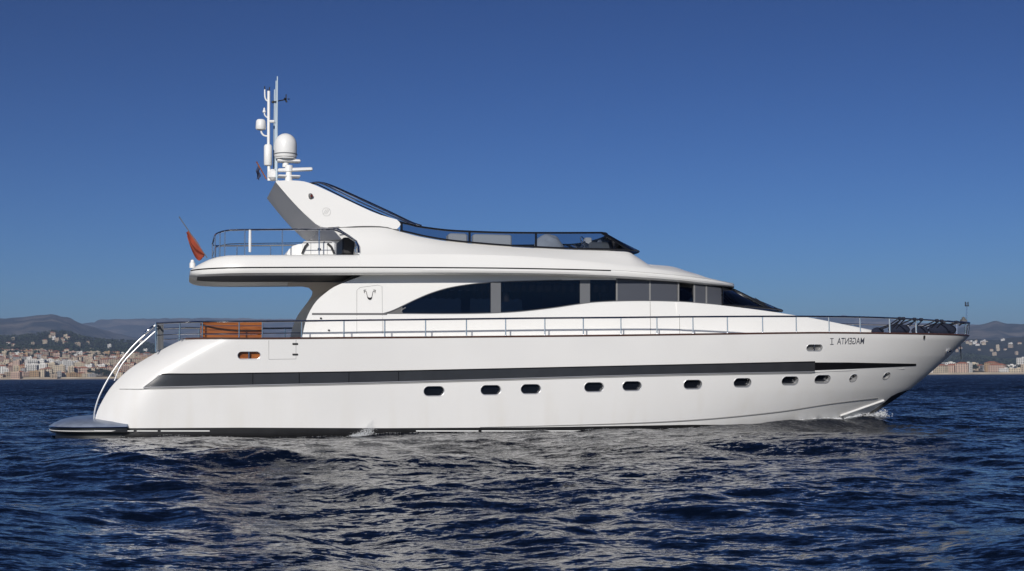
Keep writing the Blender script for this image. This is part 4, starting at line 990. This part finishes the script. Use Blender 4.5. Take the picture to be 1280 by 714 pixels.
# satellite dome
mb = MB(); c0 = Vector(P(357, 197, -.35)); hz_ = P(357, 167, -.35)[2] - c0.z; rr = .365
mb.lathe(c0, [(0, .0), (rr * .94, .0), (rr, .05), (rr, hz_ * .5)] + [(rr * math.cos(a), hz_ * .5 + hz_ * .5 * math.sin(a)) for a in np.linspace(.1, 1.5, 9)] + [(0, hz_)], 28); dome = mb.build('satellite_dome', M['white'], mast)
mb = MB(); mb.tube([c0 + Vector((rr * 1.005 * math.cos(a), rr * 1.005 * math.sin(a), .10)) for a in np.linspace(0, 6.2832, 33)], .016, 6); mb.build('dome_band', M['pillar'], dome)
mb = MB(); mb.lathe(c0 + Vector((0, 0, -.02)), [(0, 0), (.34, 0), (.34, -.03), (.1, -.05), (.1, -.3), (0, -.3)], 16); q = Vector(P(361, 201.5, -.35)); mb.box(q, (.75, .34, .10), bev=.03); mb.build('dome_bracket', M['white'], mast)
# open array radar
mb = MB(); q = Vector(P(361, 226, -.45)); hq = P(361, 207, -.45)[2] - q.z; mb.lathe(q, [(0, -.15), (.14, -.15), (.12, .05), (.09, hq * .55), (.13, hq * .6), (.13, hq), (0, hq)], 14); rad = mb.build('radar_pedestal', M['white'], mast)
mb = MB(); q = Vector(P(369, 212.3, -.45)); mb.box(q, (1.12, .14, .12), bev=.03, rot=Matrix.Rotation(math.radians(-4), 3, 'Y')); mb.build('radar_scanner', M['white'], rad)
mb = MB(); q = Vector(P(361, 221, -.3)); mb.box(q, (.72, .5, .06), bev=.02); mb.box(Vector(P(341, 219, 0)), (.3, .5, .35), bev=.08); mb.build('mast_platform', M['white'], mast)

# ---- fly rail, wrapped round the aft end
FRT = sinterp([(269, 293), (276, 289.6), (288, 287.8), (300, 287.4), (350, 287), (415, 286.6)])
frb = lambda u, w_: Bf(u) - .36
un = [hit(x, FRT(x), frb) for x in (288, 300, 320, 340, 360, 380, 400, 415)]
u_a = at(269, 293, -1.6)[0]
c_ = un[0]; arc = [(c_[0] - (c_[0] - u_a) * math.sin(a), c_[1] + (1.1) * (1 - math.cos(a)), c_[2] - .05 * math.sin(a)) for a in np.linspace(math.pi / 2, 0, 9)][:-1]
half = arc + un; loop = [(a, -b, c2) for a, b, c2 in half[::-1]] + half
mb = MB(); mb.tube(loop, .028, 8); frail = mb.build('fly_rail', M['steelrail'], Y)
for s_ in (1, -1):
    mb = MB(); mb.tube(smooth_curve([(a, s_ * b, c2) for a, b, c2 in (un[-1], hit(425, 290, frb), hit(440, 298.5, frb), hit(446, 303, frb), hit(447.5, 312, frb))], 5), .026, 8); mb.build('rail_return', M['steelrail'], frail)
mb = MB(); mb.tube([(a, b, c2 - .42) for a, b, c2 in loop], .013, 6); mb.build('mid_rail', M['steelrail'], frail)
for px in (281, 306, 353, 399):
    u, v, h = hit(px, FRT(px), frb)
    for s_ in (1, -1):
        mb = MB(); mb.tube([(u, s_ * v, flr(u) - .03), (u, s_ * v, h)], .02, 8); mb.build('rail_post', M['steelrail'], frail)
for i in (0, 4):
    p = arc[i]
    for s_ in (1, -1):
        mb = MB(); mb.tube([(p[0], s_ * p[1], flr(p[0]) - .05), (p[0], s_ * p[1], p[2])], .02, 8); mb.build('rail_post', M['steelrail'], frail)
u, v, h = hit(312.5, 302, lambda a, b: frb(a, b) + .02); mb = MB(); mb.lathe((u, v, h - .34), [(0, 0), (.04, .02), (.045, .3), (.045, .4), (.04, .68), (0, .7)], 10); mb.build('rail_glint', M['white'], frail)  # white rod stands in for a glint on the rail
mb = MB(); q = Vector(hit(448.5, 312.5, frb)); mb.tube([q + Vector((.12 * math.cos(a), -.02, .12 * math.sin(a))) for a in np.linspace(0, 6.28, 18)], .02, 6); mb.build('rail_ring', M['chrome'], frail)

# ---- fixed furniture on the flybridge
def boxpx(x0, y0, x1, y1, v, dep, bev=.05, mb=None):
    u0, h0 = at(x0, y1, v); u1, h1 = at(x1, y0, v); mb = mb or MB(); mb.box(((u0 + u1) / 2, v + dep / 2, (h0 + h1) / 2), (u1 - u0, dep, h1 - h0), bev=bev); return mb
cab = boxpx(378, 302, 420, 320, -2.2, .7, .06).build('bar_cabinet', M['white'], Y)
for a, b in ((377.5, 385), (417, 409.5)):
    mb = MB(); mb.tube([P(a + (0 if a < 400 else 1), 317.5, -2.24), P(a + (4 if a < 400 else -3), 308.5, -2.24), P(b, 304.5, -2.24)], .035, 6); mb.build('folding_strut', M['dark'], cab)
mb = MB()
for x in (388.5, 399, 409): mb.tube([P(x, 303, -2.206), P(x, 318, -2.206)], .006, 5)
mb.build('cabinet_seam', M['trim'], cab)
mb = MB(); mb.lathe(P(399, 311.5, -2.22), [(0, -.06), (.05, -.02), (.05, .02), (0, .06)], 10); mb.build('cabinet_catch', M['dark'], cab)
mb = MB(); rows = []
for x, y in ((358, 318), (361, 312), (366, 307.5), (373, 305.3), (379, 305)):
    u, h = at(x, y, -1.9); rows.append([(u, v_, h) for v_ in (-1.9, -1.2, -.4)])
mb.sheet(rows, lambda p: Vector((.25, 0, FL - p[2]))); mb.build('sunpad_backrest', M['white'], Y)
mb = boxpx(428, 297, 446, 318, -1.2, 1.6, .05); mb.build('stair_opening_dark', M['dark'], Y)  # dark block stands in for the shade inside the stair opening
boxpx(561, 292, 585, 312, -.9, .5, .06).build('helm_seat', M['beige'], Y)
boxpx(592, 293.5, 640, 312, -.7, .35, .05).build('settee_back', M['beige'], Y)
# helm wheel and console under the windscreen
mb = boxpx(737, 303, 768, 318, -.9, 1.2, .06); helm = mb.build('helm_console', M['trim'], Y)
mb = MB(); q = Vector(P(729, 303, -.75)); RM = Matrix.Rotation(math.radians(70), 3, 'Y'); mb.tube([q + RM @ Vector((.2 * math.cos(a), .2 * math.sin(a), 0)) for a in np.linspace(0, 6.2832, 25)], .018, 6)
for a in (0, 2.1, 4.2): mb.tube([q, q + RM @ Vector((.2 * math.cos(a), .2 * math.sin(a), 0))], .012, 5)
mb.tube([q, q + Vector((.3, 0, -.12))], .03, 6); mb.build('steering_wheel', M['chrome'], helm)
mb = boxpx(732, 297, 740, 306, -.75, .3, .03); mb.build('chart_screen', M['beige'], helm)

# ---- things standing on the yacht
def on_boat(mb, name, m, base, label, cat, group=None, smooth=40):
    """a free-standing thing: mesh given in yacht coordinates, origin moved to its base"""
    b = Vector(base); mb.v = [tuple(Vector(p) - b) for p in mb.v]
    o = mb.build(name, m, None, smooth); o.location = world_of(b.x, b.y, b.z); o.rotation_euler.z = PSI
    if label: tag(o, label, cat, group)
    return o
def holder(name, base, label, cat, group=None):
    o = bpy.data.objects.new(name, None); COL.objects.link(o); b = Vector(base); o.location = world_of(b.x, b.y, b.z); o.rotation_euler.z = PSI; tag(o, label, cat, group); return o, b
def sub(mb, name, m, par, b, smooth=40):
    mb.v = [tuple(Vector(p) - b) for p in mb.v]; return mb.build(name, m, par, smooth)
# canvas-covered lump behind the screen
mb = MB(); u, h = at(688, 312, -.6); rs = random.Random(2); rows = []
for i in range(9):
    a = i / 8 * math.pi / 2; row = []
    for k in range(20):
        t = 6.2832 * k / 20; kx = .58 * math.cos(a) ** .55; ky = .5 * math.cos(a) ** .55; jz = 1 + .08 * math.sin(3 * t + i)
        row.append((u + kx * math.cos(t) * jz, -.4 + ky * math.sin(t) * jz, FL + .03 + .98 * math.sin(a) * (1 + .06 * math.sin(2 * t)) + (.02 * rs.random())))
    rows.append(row)
mb.grid(rows, wrap=True); on_boat(mb, 'covered_table', M['fabricgrey'], (u, -.4, FL + .03), 'rounded lump under grey canvas behind the flybridge windscreen', 'covered table')
mb = MB(); u2, h2 = at(762, 306, -.2); rows = []
for i in range(7):
    a = i / 6 * math.pi / 2; rows.append([(u2 - .1 + .5 * math.cos(a) ** .5 * math.cos(6.2832 * k / 16), .3 + .5 * math.cos(a) ** .5 * math.sin(6.2832 * k / 16), FL + .03 + .75 * math.sin(a) * (1 + .1 * math.sin(k))) for k in range(16)])
mb.grid(rows, wrap=True); on_boat(mb, 'canvas_cover', M['fabricgrey'], (u2 - .1, .3, FL + .03), 'low canvas-covered seat at the front corner of the flybridge windscreen', 'canvas cover')
# varnished bench on the aft deck
ub0, hb0 = at(250.5, 424.5, -2.55); ub1, hb1 = at(329, 402.6, -2.55); dkz = sheer(ub0) + .0
ho, hbz = holder('varnished_bench', ((ub0 + ub1) / 2, -2.4, dkz), 'varnished orange-brown wooden bench behind the aft deck rail', 'bench')
mb = MB()
for k in range(4):
    z0 = dkz + .02 + (hb1 - dkz) * k / 4; hh = (hb1 - dkz) / 4 - .012; mb.box(((ub0 + ub1) / 2, -2.52, z0 + hh / 2), (ub1 - ub0, .05, hh), bev=.008)
sub(mb, 'backrest', M['wood'], ho, hbz)
mb = MB(); mb.box(((ub0 + ub1) / 2, -2.2, dkz + .32), (ub1 - ub0 - .04, .5, .06), bev=.01); sub(mb, 'seat', M['wood'], ho, hbz)
for uu_ in (ub0 + .1, ub1 - .1):
    for vv_ in (-2.42, -2.0): mb = MB(); mb.box((uu_, vv_, dkz + .145), (.07, .07, .285)); sub(mb, 'leg', M['wood'], ho, hbz)
# dark covered cooler lump low on aft deck (seen above the bulwark at the quarter)
# fenders lying inside the bow rail, lashed to it
FD = [(1097, .20, 'small navy covered fender, aftmost on the foredeck just ahead of the white coachroof', -.75), (1124, .38, 'navy covered fender second from aft inside the bow rail', -.95), (1150, .30, 'navy covered fender third from aft, between the middle bow stanchions', -.6), (1178, .52, 'dark bulky covered fender nearest to the stem of the yacht', -.25)]
for px, ln, lab, v in FD:
    u, h = at(px, 414, v); z0 = sheer(u) + .0
    ho, hbz = holder('fender', (u, v, z0), lab, 'fender', 'covered fenders on the foredeck')
    mb = MB(); R = {.20: .14, .38: .20, .30: .17, .52: .24}[ln]
    rows = []; 
    for i in range(13):
        t = -1 + 2 * i / 12; rr_ = R * max(0.02, 1 - abs(t) ** 2.2) ** .5
        rows.append([(u + t * (ln + .04), v + rr_ * math.cos(a), z0 + .02 + R * .95 + rr_ * 1.0 * math.sin(a) * (1 + .05 * math.sin(4 * t + a))) for a in np.linspace(0, 6.2832, 15)[:-1]])
    mb.grid(rows, wrap=True); sub(mb, 'fender_body', M['fender'], ho, hbz)
    for k in (-.45, .35):
        uu_ = u + k * ln; vr = -rb(uu_); hr_ = hr(min(uu_, 16.2))
        mb = MB(); mb.tube([(uu_ + .1, v, z0 + R * 1.7), (uu_ + .02, (v + vr) / 2 - .1, z0 + R * 1.9 + .08), (uu_, vr, hr_ + .02)], .022, 6); mb.tube([(uu_ + .08, vr, hr_), (uu_ + .2, (v + vr) / 2, z0 + R * 1.6)], .02, 6)
        mb.tube([(uu_ - .05, vr, hr_), (uu_ + .06, vr, hr_)], .055, 8); sub(mb, 'lashing', M['rope'], ho, hbz)
# ensign on its raked staff
def flag(name, stb, stt, c0, c1, mcloth, lab, v, drop, r=.016, staffm=None):
    b = Vector(P(*stb, v)); ho, hbz = holder(name, b, lab, 'flag')
    t = Vector(P(*stt, v)); mb = MB(); mb.tube([b, t], r, 8); mb.lathe(t, [(0, -.02), (r * 1.8, 0), (0, .04)], 8); sub(mb, 'staff', staffm or M['pillar'], ho, hbz)
    rows = []; n1, n2 = 18, 16; A = Vector(P(*c0, v)); B = Vector(P(*c1, v))
    for i in range(n1 + 1):
        s = i / n1; top = A.lerp(B, s); row = []
        for j in range(n2 + 1):
            q = j / n2; wd = drop(s)
            row.append((top.x + wd[0] * q + .03 * math.sin(q * 9 + s * 3), top.y + .10 * math.sin(q * 8 + s * 5) * (q + .1), top.z + wd[1] * q + .015 * math.sin(q * 11 + 4 * s)))
        rows.append(row)
    mb = MB(); mb.grid(rows); sub(mb, 'cloth', mcloth, ho, hbz, 180)
M['ensign'] = mat('red_ensign_cloth', (.27, .045, .02), .8, noise=.5, nscale=2.2)
M['courtesy'] = mat('courtesy_flag_cloth', (.03, .04, .09), .8, noise=.5, nscale=6)
flag('ensign_flag', (259, 322.5), (224.5, 272), (234.5, 287), (255.5, 317.5), M['ensign'], 'red ensign hanging from the raked staff at the aft end of the flybridge', 0., lambda s: (.06 * math.sin(s * 3.1) - .03, -.55 * math.sin(.25 + s * 2.75) ** .8 if s < .96 else -.05))
flag('courtesy_flag', (333, 224), (321, 203), (321.2, 204), (325, 211), M['courtesy'], 'small dark courtesy flag hanging at the aft edge of the radar arch', .0, lambda s: (-.02 + .02 * s, -.50 + .1 * s), .02, M['wood'])
mb = MB(); q = Vector(P(240.5, 330, -1.)); mb.lathe(q + Vector((0, 0, -.08)), [(.09, -.05), (.09, .1), (.06, .13), (.05, .2), (0, .22)], 12); mb.build('stern_light', M['white'], Y)

# ------------------------------------------------------------------ foam and spray round the hull
M['foam'] = mat('foam', (.82, .84, .86), .6)
def foam(name, pts, n, spread, size, seed, label, flat=False, lace=True):
    """flecks lying on, or thrown up from, the sea surface along a line"""
    rs = random.Random(seed); mb = MB()
    for _ in range(n):
        i = rs.random() * (len(pts) - 1); k = int(min(i, len(pts) - 2)); f = i - k; t = i / (len(pts) - 1)
        u = pts[k][0] + (pts[k + 1][0] - pts[k][0]) * f; d = pts[k][1] + (pts[k + 1][1] - pts[k][1]) * f
        sp = spread(t); u += rs.gauss(0, sp[0]); d += abs(rs.gauss(0, sp[1]))
        if lace and math.sin(u * 5.1 + 2 * math.sin(d * 6)) + math.sin(u * 11 + d * 9) < rs.uniform(-1.6, 1.3): continue
        q = world_of(u, -max(hb(u, .1), 0) - d); q.z = sea_height(q.x, q.y) + abs(rs.gauss(0, sp[2])) + .012
        s = size * rs.uniform(.3, 1.4); e = .35 if flat else .8
        mb.lathe(q, [(.02 * s, -.5 * s * e), (.7 * s, -.3 * s * e), (s, .05 * s * e), (.6 * s, .4 * s * e), (.02 * s, .55 * s * e)], 6)
    tag(mb.build(name, M['foam'], smooth=180), label, 'foam', kind='stuff')
foam('bow_foam', [(13.7, .0), (13.0, .05), (12.2, .08), (11.2, .1), (9.6, .12)], 5200, lambda t: (.12, .10 + .18 * (1 - t), .10 * (1 - t) ** 2 + .012), .019, 1, 'thin white bow wave curling along the waterline at the stem')
foam('outlet_spray', [(hit(x, 537, hb)[0], .05) for x in (440, 452, 466)], 2600, lambda t: (.06, .05, .03 + .22 * t ** 2), .008, 2, 'small splash of cooling water against the hull amidships', lace=False)
foam('hull_froth', [(hit(x, 537, hb)[0], .03) for x in (125, 300, 480, 660, 800, 880)], 1500, lambda t: (.2, .05, .004), .012, 3, 'thin line of froth lapping along the black waterline', True)
